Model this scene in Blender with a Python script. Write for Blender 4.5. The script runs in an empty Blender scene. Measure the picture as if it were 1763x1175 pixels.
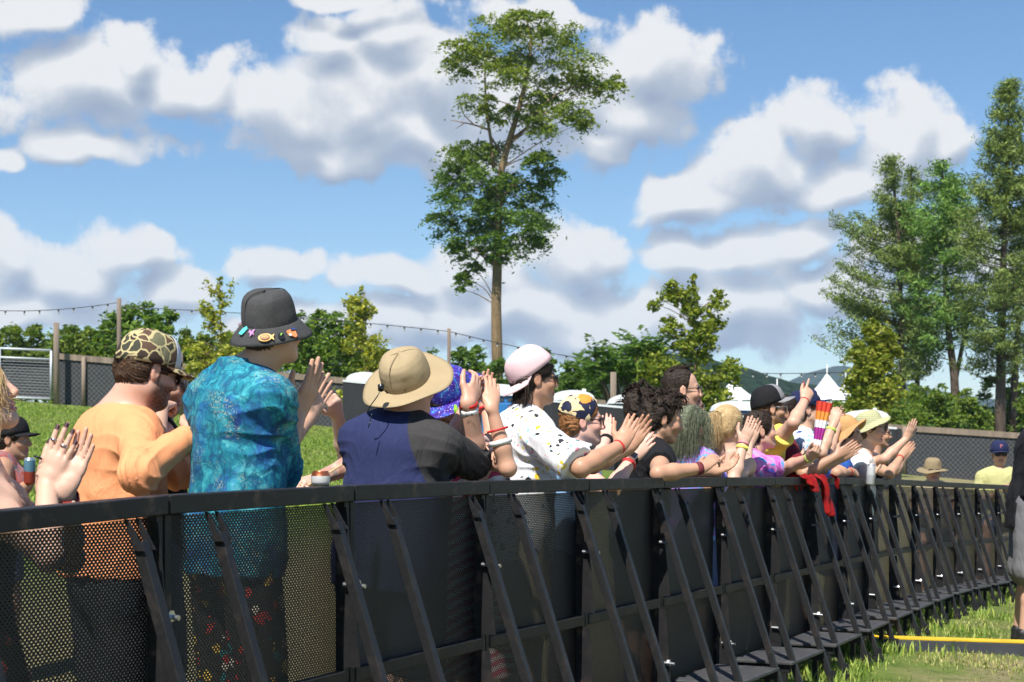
import bpy, math, random
import numpy as np
from mathutils import Vector, Matrix
C = bpy.context.scene
COL = C.collection
R = math.radians
rng = np.random.default_rng(7)

# ---------------------------------------------------------------- camera
FPX, CXP, HY, CH = 2800.0, 881.5, 775.0, 1.22      # focal length in px, principal column, horizon row, eye height
cd = bpy.data.cameras.new('camera'); cam = bpy.data.objects.new('camera', cd); COL.objects.link(cam)
cam.location = (0, 0, CH); cam.rotation_euler = (R(90), 0, 0)
cd.sensor_width = 36; cd.sensor_fit = 'HORIZONTAL'; cd.lens = FPX / 1763 * 36
cd.shift_y = (HY - 587.5) / 1763
cd.clip_start = 0.1; cd.clip_end = 20000
cd.dof.use_dof = True; cd.dof.focus_distance = 6.8; cd.dof.aperture_fstop = 9.0
C.camera = cam
C.view_settings.view_transform = 'Standard'; C.view_settings.look = 'None'
C.view_settings.gamma = 1; C.view_settings.exposure = 0.6; C.view_settings.use_curve_mapping = False
C.cycles.transparent_max_bounces = 16
C.cycles.max_bounces = 4; C.cycles.diffuse_bounces = 2; C.cycles.glossy_bounces = 2; C.cycles.transmission_bounces = 3; C.cycles.volume_bounces = 0
C.cycles.use_adaptive_sampling = True; C.cycles.adaptive_threshold = .03

def at(x, y, D):
    return np.array([(x - CXP) / FPX * D, D, CH + (HY - y) / FPX * D])

# ---------------------------------------------------------------- node helpers
def N(nt, typ, **kw):
    n = nt.nodes.new(typ)
    ins = kw.pop('ins', {})
    for k, v in kw.items(): setattr(n, k, v)
    for k, v in ins.items():
        if isinstance(v, bpy.types.NodeSocket): nt.links.new(v, n.inputs[k])
        else: n.inputs[k].default_value = v
    return n
def mth(nt, op, a, b=None, c=None, clamp=False):
    n = nt.nodes.new('ShaderNodeMath'); n.operation = op; n.use_clamp = clamp
    for i, v in enumerate((a, b, c)):
        if v is None: continue
        if isinstance(v, bpy.types.NodeSocket): nt.links.new(v, n.inputs[i])
        else: n.inputs[i].default_value = v
    return n.outputs[0]
def mix(nt, f, a, b, blend='MIX'):
    n = nt.nodes.new('ShaderNodeMix'); n.data_type = 'RGBA'; n.blend_type = blend
    for k, v in ((0, f), (6, a), (7, b)):
        if isinstance(v, bpy.types.NodeSocket): nt.links.new(v, n.inputs[k])
        elif k == 0: n.inputs[0].default_value = v
        else: n.inputs[k].default_value = (*v[:3], 1)
    return n.outputs[2]
def ramp(nt, f, stops, interp='LINEAR'):
    n = nt.nodes.new('ShaderNodeValToRGB'); r = n.color_ramp; r.interpolation = interp
    while len(r.elements) < len(stops): r.elements.new(0.5)
    for e, (p, c) in zip(r.elements, stops):
        e.position = p; e.color = (*c[:3], 1) if not isinstance(c, (int, float)) else (c, c, c, 1)
    nt.links.new(f, n.inputs[0]); return n.outputs[0]
def noise(nt, vec, scale, detail=3, rough=.55, dist=0, out='Fac', dim='3D'):
    n = nt.nodes.new('ShaderNodeTexNoise'); n.noise_dimensions = dim
    if vec is not None: nt.links.new(vec, n.inputs['Vector'])
    n.inputs['Scale'].default_value = scale; n.inputs['Detail'].default_value = detail
    n.inputs['Roughness'].default_value = rough; n.inputs['Distortion'].default_value = dist
    return n.outputs[out]
def voro(nt, vec, scale, feature='F1', out='Distance', rnd=1.0, dim='3D'):
    n = nt.nodes.new('ShaderNodeTexVoronoi'); n.feature = feature; n.voronoi_dimensions = dim
    nt.links.new(vec, n.inputs['Vector']); n.inputs['Scale'].default_value = scale
    n.inputs['Randomness'].default_value = rnd
    return n.outputs[out]
def objc(nt): return nt.nodes.new('ShaderNodeTexCoord').outputs['Object']
def newmat(name):
    m = bpy.data.materials.new(name); m.use_nodes = True; nt = m.node_tree; nt.nodes.clear()
    o = nt.nodes.new('ShaderNodeOutputMaterial'); b = nt.nodes.new('ShaderNodeBsdfPrincipled')
    nt.links.new(b.outputs[0], o.inputs[0]); return m, nt, b, o
def put(nt, b, key, v):
    if isinstance(v, bpy.types.NodeSocket): nt.links.new(v, b.inputs[key])
    else: b.inputs[key].default_value = v
def bump(nt, b, h, strength=.3, dist=.01):
    n = N(nt, 'ShaderNodeBump', ins={'Height': h, 'Strength': strength, 'Distance': dist})
    nt.links.new(n.outputs[0], b.inputs['Normal'])
MATS = {}
def M(name, col, rough=.6, var=.2, scale=12, bmp=0, metal=0, bscale=None, spec=.5, stretch=None):
    if name in MATS: return MATS[name]
    m, nt, b, o = newmat(name); v = objc(nt)
    if stretch:
        v = N(nt, 'ShaderNodeMapping', ins={'Vector': v, 'Scale': stretch}).outputs[0]
    n = noise(nt, v, scale, 4)
    c = np.array(col)
    put(nt, b, 'Base Color', ramp(nt, n, [(.25, tuple(c * (1 - var))), (.75, tuple(np.minimum(c * (1 + var), 1)))]))
    b.inputs['Roughness'].default_value = rough; b.inputs['Metallic'].default_value = metal
    b.inputs['Specular IOR Level'].default_value = spec
    if bmp: bump(nt, b, noise(nt, v, bscale or scale * 3, 4), bmp, .01)
    MATS[name] = m; return m
def srgb(r, g, b):
    f = lambda u: (u / 255 / 12.92) if u / 255 <= .04045 else ((u / 255 + .055) / 1.055) ** 2.4
    return (f(r), f(g), f(b))

# ---------------------------------------------------------------- world: daylight sky with cumulus
SUN_EL, SUN_AZ = R(57), math.atan2(-.36, -.933)     # azimuth measured from +Y towards +X
sdir = Vector((math.sin(SUN_AZ) * math.cos(SUN_EL), math.cos(SUN_AZ) * math.cos(SUN_EL), math.sin(SUN_EL)))
W = bpy.data.worlds.new('World'); C.world = W; W.use_nodes = True
def build_world():
    nt = W.node_tree; nt.nodes.clear()
    out = nt.nodes.new('ShaderNodeOutputWorld')
    sky = nt.nodes.new('ShaderNodeTexSky'); sky.sky_type = 'NISHITA'; sky.sun_disc = False
    sky.sun_elevation = SUN_EL; sky.sun_rotation = SUN_AZ; sky.altitude = 600
    sky.air_density = 1.0; sky.dust_density = .25; sky.ozone_density = 3.0
    hs = N(nt, 'ShaderNodeHueSaturation', ins={'Color': sky.outputs[0], 'Saturation': 1.15, 'Value': 1.0})
    bg = N(nt, 'ShaderNodeBackground', ins={'Color': hs.outputs[0], 'Strength': .088})
    d = nt.nodes.new('ShaderNodeTexCoord').outputs['Generated']
    sx = N(nt, 'ShaderNodeSeparateXYZ', ins={0: d})
    az = mth(nt, 'ARCTAN2', sx.outputs[0], sx.outputs[1]); el = mth(nt, 'ARCSINE', sx.outputs[2])
    p0 = N(nt, 'ShaderNodeCombineXYZ', ins={0: az, 1: el, 2: 0.0}).outputs[0]
    # cumulus: (px x, px y, px rx, px ry) turned into azimuth / elevation
    B = [(600,185,190,105),(760,150,180,110),(480,215,120,75),(930,170,190,110),(1110,110,150,95),(1060,200,130,80),(690,70,130,55),(560,90,80,50),
         (160,175,190,85),(330,165,90,65),(60,60,90,50),(240,110,90,50),(15,290,48,42),(150,270,150,36),(620,8,190,34),(900,20,120,30),
         (205,450,95,52),(100,480,120,58),(10,470,80,52),(300,510,90,40),(60,540,160,40),
         (680,490,110,50),(800,470,130,52),(960,440,115,88),(1030,430,60,70),(870,530,220,60),
         (1180,455,110,62),(1290,450,110,60),(1400,420,80,55),(1250,540,230,75),(1440,520,130,70),(1000,560,200,55),
         (1390,215,90,62),(1540,255,120,82),(1310,290,110,70),(1200,335,140,46),(1450,320,160,60),(1620,250,60,50),
         (480,470,120,38),(740,560,260,40),(560,262,180,42),(800,255,220,50),(1000,255,90,46),(700,235,300,60),(1180,560,260,60),(1650,450,200,80),(560,590,260,30)]
    def A(x, y): return math.atan((x - CXP) / FPX), math.atan((HY - y) / FPX)
    blobs = []
    for x, y, rx, ry in B:
        a, e = A(x, y); blobs.append((a, e, rx / FPX, ry / FPX))
    g = bpy.data.node_groups.new('cumulus', 'ShaderNodeTree')
    g.interface.new_socket('P', in_out='INPUT', socket_type='NodeSocketVector')
    g.interface.new_socket('F', in_out='OUTPUT', socket_type='NodeSocketFloat')
    g.interface.new_socket('L', in_out='OUTPUT', socket_type='NodeSocketFloat')
    gi = g.nodes.new('NodeGroupInput'); go = g.nodes.new('NodeGroupOutput'); P = gi.outputs[0]
    w1 = noise(g, P, 13, 2, .5, out='Color', dim='2D')
    wv = N(g, 'ShaderNodeVectorMath', operation='SUBTRACT', ins={0: w1, 1: (.5, .5, .5)}).outputs[0]
    wv = N(g, 'ShaderNodeVectorMath', operation='SCALE', ins={0: wv, 'Scale': .05}).outputs[0]
    Q = N(g, 'ShaderNodeVectorMath', operation='ADD', ins={0: P, 1: wv}).outputs[0]
    F = None
    for a, e, rx, ry in blobs:
        s = N(g, 'ShaderNodeVectorMath', operation='MULTIPLY_ADD', ins={0: Q, 1: (1 / rx, 1 / ry, 0), 2: (-a / rx, -e / ry, 0)}).outputs[0]
        l = N(g, 'ShaderNodeVectorMath', operation='LENGTH', ins={0: s}).outputs['Value']
        v = mth(g, 'SUBTRACT', 1.0, l)
        F = v if F is None else mth(g, 'SMOOTH_MAX', F, v, .25)
    F = mth(g, 'MAXIMUM', F, -1.0)
    ey = N(g, 'ShaderNodeSeparateXYZ', ins={0: P}).outputs[1]      # banks of cloud close up towards the horizon
    F = mth(g, 'ADD', F, mth(g, 'MULTIPLY', mth(g, 'MAXIMUM', mth(g, 'SUBTRACT', .098, ey), 0.0), 5.0))
    L = F
    n1 = noise(g, P, 24, 8, .68, dim='2D')                      # billows
    n1 = mth(g, 'MULTIPLY', mth(g, 'SUBTRACT', n1, .47), 1.45)
    vb = voro(g, Q, 55, dim='2D'); vb = mth(g, 'MULTIPLY', mth(g, 'SUBTRACT', .45, vb), .40)
    F = mth(g, 'ADD', mth(g, 'ADD', F, n1), vb)
    g.links.new(F, go.inputs[0]); g.links.new(L, go.inputs[1])
    def field(vec):
        n = nt.nodes.new('ShaderNodeGroup'); n.node_tree = g; nt.links.new(vec, n.inputs[0]); return n.outputs[0], n.outputs[1]
    f0, l0 = field(p0)
    p1 = N(nt, 'ShaderNodeVectorMath', operation='ADD', ins={0: p0, 1: (-.005, .017, 0)}).outputs[0]
    f1, l1 = field(p1)
    cov = N(nt, 'ShaderNodeMapRange', interpolation_type='SMOOTHSTEP', ins={0: f0, 1: -.02, 2: .42, 3: 0.0, 4: 1.0}).outputs[0]
    core = N(nt, 'ShaderNodeMapRange', interpolation_type='SMOOTHSTEP', ins={0: l0, 1: .16, 2: .42, 3: 0.0, 4: 1.0}).outputs[0]; cov = mth(nt, 'MAXIMUM', cov, mth(nt, 'MULTIPLY', core, .92))
    # light falling from above: thickness of cloud above a point darkens it
    c1 = mth(nt, 'MAXIMUM', mth(nt, 'MULTIPLY', mth(nt, 'SUBTRACT', f0, f1), .24), -.10)
    c2 = mth(nt, 'MULTIPLY', mth(nt, 'SUBTRACT', l0, l1), .72)
    c3 = mth(nt, 'MULTIPLY', mth(nt, 'MAXIMUM', f1, 0.0), -.12)
    sh = mth(nt, 'ADD', mth(nt, 'ADD', c1, c2), mth(nt, 'ADD', c3, .60), clamp=True)
    cc = ramp(nt, sh, [(0, srgb(166, 179, 202)), (.36, srgb(190, 200, 216)), (.58, srgb(216, 222, 231)), (.82, srgb(253, 253, 253))])
    cb = N(nt, 'ShaderNodeBackground', ins={'Color': cc, 'Strength': .61})
    # clouds thin out below the horizon and away behind the camera they stay scattered
    ms = N(nt, 'ShaderNodeMixShader', ins={0: mth(nt, 'MULTIPLY', cov, .96), 1: bg.outputs[0], 2: cb.outputs[0]})
    nt.links.new(ms.outputs[0], out.inputs[0])
build_world()
sl = bpy.data.lights.new('sun', 'SUN'); sl.energy = 5.0; sl.angle = R(.53); sl.color = (1, .95, .87)
so = bpy.data.objects.new('sun', sl); COL.objects.link(so); so.rotation_euler = sdir.to_track_quat('Z', 'Y').to_euler()

# ---------------------------------------------------------------- mesh helpers
def mesh_np(name, V, F, smooth=True, col=None, mats=None, mi=None):
    V = np.asarray(V, np.float32); me = bpy.data.meshes.new(name)
    if isinstance(F, np.ndarray):
        n, k = F.shape
        me.vertices.add(len(V)); me.vertices.foreach_set('co', V.ravel())
        me.loops.add(n * k); me.loops.foreach_set('vertex_index', F.astype(np.int32).ravel())
        me.polygons.add(n); me.polygons.foreach_set('loop_start', np.arange(0, n * k, k, dtype=np.int32))
        me.polygons.foreach_set('loop_total', np.full(n, k, np.int32))
    else:
        me.from_pydata(V.tolist(), [], F); n = len(F)
    me.update(calc_edges=True); me.validate()
    me.polygons.foreach_set('use_smooth', np.full(len(me.polygons), bool(smooth)))
    if mi is not None and len(mi) == len(me.polygons): me.polygons.foreach_set('material_index', np.asarray(mi, np.int32))
    if col is not None:
        a = me.color_attributes.new('Col', 'FLOAT_COLOR', 'POINT')
        c = np.ones((len(V), 4), np.float32); c[:, :3] = col; a.data.foreach_set('color', c.ravel())
    for m in (mats or []): me.materials.append(m)
    return me
def link(name, me, parent=None, loc=None, rotz=0):
    o = bpy.data.objects.new(name, me); COL.objects.link(o)
    if parent is not None: o.parent = parent
    if loc is not None: o.location = tuple(float(v) for v in loc)
    if rotz: o.rotation_euler = (0, 0, rotz)
    return o
def tag(o, label=None, cat=None, group=None, kind=None):
    for k, v in (('label', label), ('category', cat), ('group', group), ('kind', kind)):
        if v: o[k] = v
    return o
def empty(name, loc, rotz=0): return link(name, None, None, loc, rotz)

class MB:
    """collects boxes, bars, tubes and lathes for ONE mesh"""
    def __init__(s): s.v = []; s.f = []; s.n = 0
    def add(s, v, f):
        v = np.asarray(v, float); s.v.append(v); s.f += [tuple(int(i) + s.n for i in q) for q in f]; s.n += len(v); return s
    def box(s, c, h, axes=None):
        c = np.array(c, float); A = np.eye(3) if axes is None else np.array(axes, float)
        v = [c + A[0] * h[0] * i + A[1] * h[1] * j + A[2] * h[2] * k for i in (-1, 1) for j in (-1, 1) for k in (-1, 1)]
        return s.add(v, [(0,1,3,2),(4,6,7,5),(0,4,5,1),(2,3,7,6),(0,2,6,4),(1,5,7,3)])
    def bar(s, a, b, w, h, up=(0, 0, 1)):
        a = np.array(a, float); b = np.array(b, float); d = b - a; L = np.linalg.norm(d); d /= L
        r = np.cross(d, up); r /= np.linalg.norm(r); u = np.cross(r, d)
        return s.box((a + b) / 2, (L / 2, w / 2, h / 2), (d, r, u))
    def tube(s, P, rad, n=8, cap=True):
        P = np.array(P, float); m = len(P); rad = np.broadcast_to(np.array(rad, float), (m,))
        T = np.gradient(P, axis=0); T /= np.maximum(np.linalg.norm(T, axis=1, keepdims=True), 1e-9)
        ref = np.array([0, 0, 1.]) if abs(T[0][2]) < .9 else np.array([1., 0, 0])
        V = []
        for i in range(m):
            r = np.cross(T[i], ref); r /= max(np.linalg.norm(r), 1e-9); u = np.cross(r, T[i]); ref = u
            a = np.arange(n) * 2 * np.pi / n
            V.append(P[i] + rad[i] * (np.cos(a)[:, None] * r + np.sin(a)[:, None] * u))
        F = [(i*n+j, i*n+(j+1)%n, (i+1)*n+(j+1)%n, (i+1)*n+j) for i in range(m-1) for j in range(n)]
        if cap: F += [tuple(range(n))[::-1], tuple(range((m-1)*n, m*n))]
        return s.add(np.concatenate(V), F)
    def lathe(s, prof, n=32, o=(0,0,0), axes=None, warp=None):
        A = np.eye(3) if axes is None else np.array(axes, float); V = []
        for r, z in prof:
            for j in range(n):
                a = 2*np.pi*j/n; p = np.array([r*math.cos(a), r*math.sin(a), z])
                if warp is not None: p = np.array(warp(p, r, a))
                V.append(np.array(o) + p[0]*A[0] + p[1]*A[1] + p[2]*A[2])
        m = len(prof)
        F = [(i*n+j, i*n+(j+1)%n, (i+1)*n+(j+1)%n, (i+1)*n+j) for i in range(m-1) for j in range(n)]
        return s.add(V, F)
    def build(s, name, mat, parent=None, loc=None, smooth=False, bevel=0):
        me = mesh_np(name, np.concatenate(s.v), s.f, smooth, mats=[mat])
        o = link(name, me, parent, loc)
        if bevel:
            b = o.modifiers.new('bevel', 'BEVEL'); b.width = bevel; b.segments = 2; b.limit_method = 'ANGLE'
        return o

def smooth_path(P, n=12):
    P = np.asarray(P, float); t = np.linspace(0, len(P) - 1, n); i = np.clip(t.astype(int), 0, len(P) - 2); f = (t - i)[:, None]
    Pm = np.vstack([2 * P[0] - P[1], P, 2 * P[-1] - P[-2]]); a, b, c, d = Pm[i], Pm[i + 1], Pm[i + 2], Pm[i + 3]
    return .5 * (2 * b + (c - a) * f + (2 * a - 5 * b + 4 * c - d) * f ** 2 + (3 * b - a - 3 * c + d) * f ** 3)

# ---------------------------------------------------------------- terrain
def zfence(X): return 1.50 - .0835 * np.clip(X, -40, 40)
def ground(X, Y):
    X = np.asarray(X, float); Y = np.asarray(Y, float)
    near = -.17 - .0080 * np.clip(X, 0, 6.6) ** 2
    t = np.clip((Y - 9) / 46, 0, 1); bd = np.clip((.40 * Y - .915 * X - 2.7) / 4.0, 0, 1); t = t * bd * bd * (3 - 2 * bd)
    z = near * (1 - t) + t * zfence(X)
    far = np.clip((Y - 75) / 200, 0, 1)
    return z * (1 - far) + far * (-2.0)
def gz(X, Y): return float(ground(X, Y))

def ground_material():
    m, nt, b, o = newmat('grass_ground'); g = nt.nodes.new('ShaderNodeNewGeometry').outputs['Position']
    n1 = noise(nt, g, .35, 5, .6); n2 = noise(nt, g, 3.2, 6, .65); n3 = noise(nt, g, 22, 5, .7)
    a = ramp(nt, n2, [(.3, (.065, .120, .018)), (.52, (.125, .195, .03)), (.72, (.20, .235, .055))])
    dry = ramp(nt, n3, [(.3, (.15, .12, .06)), (.7, (.42, .35, .20))])
    sp = N(nt, 'ShaderNodeSeparateXYZ', ins={0: g})
    # worn, trampled soil on the stage side of the barrier
    pit = mth(nt, 'SUBTRACT', mth(nt, 'MULTIPLY', sp.outputs[0], .915), mth(nt, 'MULTIPLY', sp.outputs[1], .40))
    pit = N(nt, 'ShaderNodeMapRange', ins={0: mth(nt, 'ADD', pit, mth(nt, 'MULTIPLY', n2, 1.0)), 1: -1.75, 2: -.9}).outputs[0]
    bh = mth(nt, 'SUBTRACT', mth(nt, 'MULTIPLY', sp.outputs[0], .915), mth(nt, 'MULTIPLY', sp.outputs[1], .40)); bh = mth(nt, 'ADD', bh, mth(nt, 'MULTIPLY', n2, 1.2))
    crowd = mth(nt, 'MULTIPLY', N(nt, 'ShaderNodeMapRange', ins={0: bh, 1: -10.5, 2: -7.5}).outputs[0], N(nt, 'ShaderNodeMapRange', ins={0: bh, 1: -1.6, 2: -2.2}).outputs[0])   # trampled by the crowd
    w = mth(nt, 'MULTIPLY', ramp(nt, noise(nt, g, 1.3, 4, .6), [(.34, .1), (.56, 1.)]), pit)
    d2 = mth(nt, 'MULTIPLY', ramp(nt, n1, [(.5, 0.), (.72, .55)]), 1.0)
    w = mth(nt, 'MAXIMUM', w, d2, clamp=True); w = mth(nt, 'MAXIMUM', w, mth(nt, 'MULTIPLY', crowd, .85), clamp=True)
    put(nt, b, 'Base Color', mix(nt, w, a, dry)); b.inputs['Roughness'].default_value = .95
    b.inputs['Specular IOR Level'].default_value = .15
    bump(nt, b, mth(nt, 'ADD', n3, mth(nt, 'MULTIPLY', n2, 2.0)), .8, .06)
    return m
def build_ground():
    xs = np.unique(np.concatenate([np.linspace(-12, 14, 131), np.linspace(-60, 60, 49), np.array([-9000, -4000, -1500, -600, -250, -120, 120, 250, 600, 1500, 4000, 9000])]))
    ys = np.unique(np.concatenate([np.linspace(-6, 60, 200), np.linspace(60, 300, 40), np.array([-400, -60, 500, 900, 1600, 3000, 6000, 11000])]))
    X, Y = np.meshgrid(xs, ys, indexing='ij'); Z = ground(X, Y)
    Z += .012 * np.sin(X * 5.1 + 1.3 * np.sin(Y * 2.3)) * np.sin(Y * 4.3 + X) * (Y < 60)
    nx, ny = X.shape; idx = np.arange(nx * ny).reshape(nx, ny)
    F = np.stack([idx[:-1, :-1], idx[1:, :-1], idx[1:, 1:], idx[:-1, 1:]], -1).reshape(-1, 4)
    o = link('ground', mesh_np('ground', np.stack([X, Y, Z], -1).reshape(-1, 3), F, True, mats=[ground_material()]))
    tag(o, 'grassy festival field, trampled beside the barrier', 'ground', kind='structure')
build_ground()

def leafmat(name, trans=.42, rough=.55):
    m, nt, b, o = newmat(name)
    a = N(nt, 'ShaderNodeAttribute', attribute_name='Col').outputs['Color']
    put(nt, b, 'Base Color', a); b.inputs['Roughness'].default_value = rough; b.inputs['Specular IOR Level'].default_value = .3
    t = N(nt, 'ShaderNodeBsdfTranslucent', ins={'Color': mix(nt, 1.0, a, (1.2, 1.15, .5), 'MULTIPLY')})
    ms = N(nt, 'ShaderNodeMixShader', ins={0: trans, 1: b.outputs[0], 2: t.outputs[0]})
    nt.links.new(ms.outputs[0], o.inputs[0]); return m
LEAF = leafmat('leaf'); NEEDLE = leafmat('needle', .2); BLADE = leafmat('grass_blade', .3)

def unit(v): return v / np.maximum(np.linalg.norm(v, axis=-1, keepdims=True), 1e-9)
def leaves(P, size, aspect=.5, flat=.4, r=rng, up=None):
    """one diamond leaf of two faces per point P -> V, F"""
    n = len(P); d = unit(r.normal(size=(n, 3)) * np.array([1, 1, flat])); 
    nrm = unit(r.normal(size=(n, 3)) * np.array([.75, .75, .6]) + np.array([0, 0, .55]))
    s = unit(np.cross(nrm, d)); L = (size * r.uniform(.6, 1.35, n))[:, None]
    V = np.stack([P - d * L * .5, P + s * L * aspect * .5, P + d * L * .5, P - s * L * aspect * .5], 1).reshape(-1, 3)
    return V, np.arange(n * 4).reshape(n, 4)
def leafcol(n, c0, c1, r=rng, p=1.3):
    t = r.uniform(0, 1, n)[:, None] ** p
    return np.array(c0) * (1 - t) + np.array(c1) * t

def grass(name, pts, h0, h1, c0, c1, label, w=.006):
    """pts: n x 2; curved two-segment blades in one object"""
    n = len(pts); X, Y = pts[:, 0], pts[:, 1]; Z = ground(X, Y) - .01
    h = rng.uniform(h0, h1, n); a = rng.uniform(0, 2 * np.pi, n); ln = rng.uniform(.1, .7, n) * h
    dx, dy = np.cos(a), np.sin(a); b = np.stack([X, Y, Z], -1)
    s = np.stack([-dy, dx, 0 * a], -1) * (w * rng.uniform(.6, 1.4, n))[:, None]; d = np.stack([dx, dy, 0 * a], -1)
    mid = b + d * (ln * .3)[:, None] + np.array([0, 0, 1]) * (h * .6)[:, None]
    tip = b + d * ln[:, None] + np.array([0, 0, 1]) * h[:, None]
    V = np.stack([b - s, b + s, mid + s * .8, mid - s * .8, tip], 1).reshape(-1, 3)
    i = np.arange(n) * 5
    F = [None] * (2 * n)
    F[0::2] = np.stack([i, i + 1, i + 2, i + 3], -1).tolist(); F[1::2] = np.stack([i + 3, i + 2, i + 4], -1).tolist()
    col = np.repeat(leafcol(n, c0, c1), 5, 0)
    o = link(name, mesh_np(name, V, F, False, col, [BLADE])); tag(o, label, 'grass', kind='stuff')
# ---------------------------------------------------------------- crowd barrier
def metal_black(name, scuff=.5):
    m, nt, b, o = newmat(name); v = objc(nt)
    n = noise(nt, v, 9, 6, .65); n2 = noise(nt, v, 60, 4, .7)
    base = mix(nt, n2, (.008, .008, .009), (.022, .022, .023))
    b.inputs['Specular IOR Level'].default_value = .28
    w = ramp(nt, n, [(.53, 0.), (.68, scuff)])
    c = mix(nt, w, base, mix(nt, n2, (.10, .045, .02), (.16, .14, .12)))
    put(nt, b, 'Base Color', c); put(nt, b, 'Roughness', ramp(nt, n2, [(.2, .38), (.8, .62)]))
    bump(nt, b, n2, .12, .004); return m
STEP = M('worn_step_plate', (.055, .055, .058), .55, .45, 14, .15)
BLK = metal_black('black_paint', .16); BLK2 = metal_black('black_paint_worn', .8)
STEEL = M('zinc_steel', (.55, .57, .6), .3, .15, 40, metal=.9)
def perforated():
    m, nt, b, o = newmat('perforated_steel'); v = objc(nt)
    sp = N(nt, 'ShaderNodeSeparateXYZ', ins={0: v}); px = .0158; pz = .0076
    row = mth(nt, 'DIVIDE', sp.outputs[2], pz); ri = mth(nt, 'FLOOR', row)
    off = mth(nt, 'MULTIPLY', mth(nt, 'MODULO', ri, 2.0), .5)
    u = mth(nt, 'FRACT', mth(nt, 'ADD', mth(nt, 'DIVIDE', sp.outputs[0], px), off))
    fx = mth(nt, 'MULTIPLY', mth(nt, 'SUBTRACT', u, .5), px)
    fz = mth(nt, 'MULTIPLY', mth(nt, 'SUBTRACT', mth(nt, 'FRACT', row), .5), pz)
    fx = mth(nt, 'MULTIPLY', fx, .54)
    r2 = mth(nt, 'SQRT', mth(nt, 'ADD', mth(nt, 'MULTIPLY', fx, fx), mth(nt, 'MULTIPLY', fz, fz)))
    hole = mth(nt, 'LESS_THAN', r2, .00240)
    n2 = noise(nt, v, 50, 3); put(nt, b, 'Base Color', mix(nt, n2, (.006, .006, .007), (.013, .013, .014))); b.inputs['Roughness'].default_value = .55
    t = N(nt, 'ShaderNodeBsdfTransparent')
    ms = N(nt, 'ShaderNodeMixShader', ins={0: hole, 1: b.outputs[0], 2: t.outputs[0]})
    nt.links.new(ms.outputs[0], o.inputs[0]); return m
PERF = perforated()
_bx = [0, 290, 607, 840, 1012, 1140, 1218, 1304, 1383, 1427, 1500, 1536, 1569, 1611, 1690, 1740]
_bs = [732, 633, 526, 446, 388, 344, 318, 290, 262, 245, 217, 203, 190, 177, 159, 147]
_rx = [-200, 0, 290, 608, 842, 1013, 1143, 1270, 1450, 1540, 1620, 1740, 1800]
_ry = [899, 880, 853, 836, 828, 825, 823, 822, 822, 825, 830, 836, 839]
def sbar(x):
    if x < 0: return 732 - .34 * x
    if x > 1740: return 147 - .24 * (x - 1740)
    return float(np.interp(x, _bx, _bs))
def railpt(x):
    D = FPX / sbar(x); q = at(x, float(np.interp(x, _rx, _ry)), D); return q + np.array([-.915, .403, 0]) * .05
def Dbar(x): return FPX / sbar(x)
JOINTS = [-190, 290, 609, 842, 1013, 1143, 1249, 1334, 1402, 1455, 1500, 1541, 1579, 1616, 1652, 1687, 1721, 1754, 1786]
RH = 1.25
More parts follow.
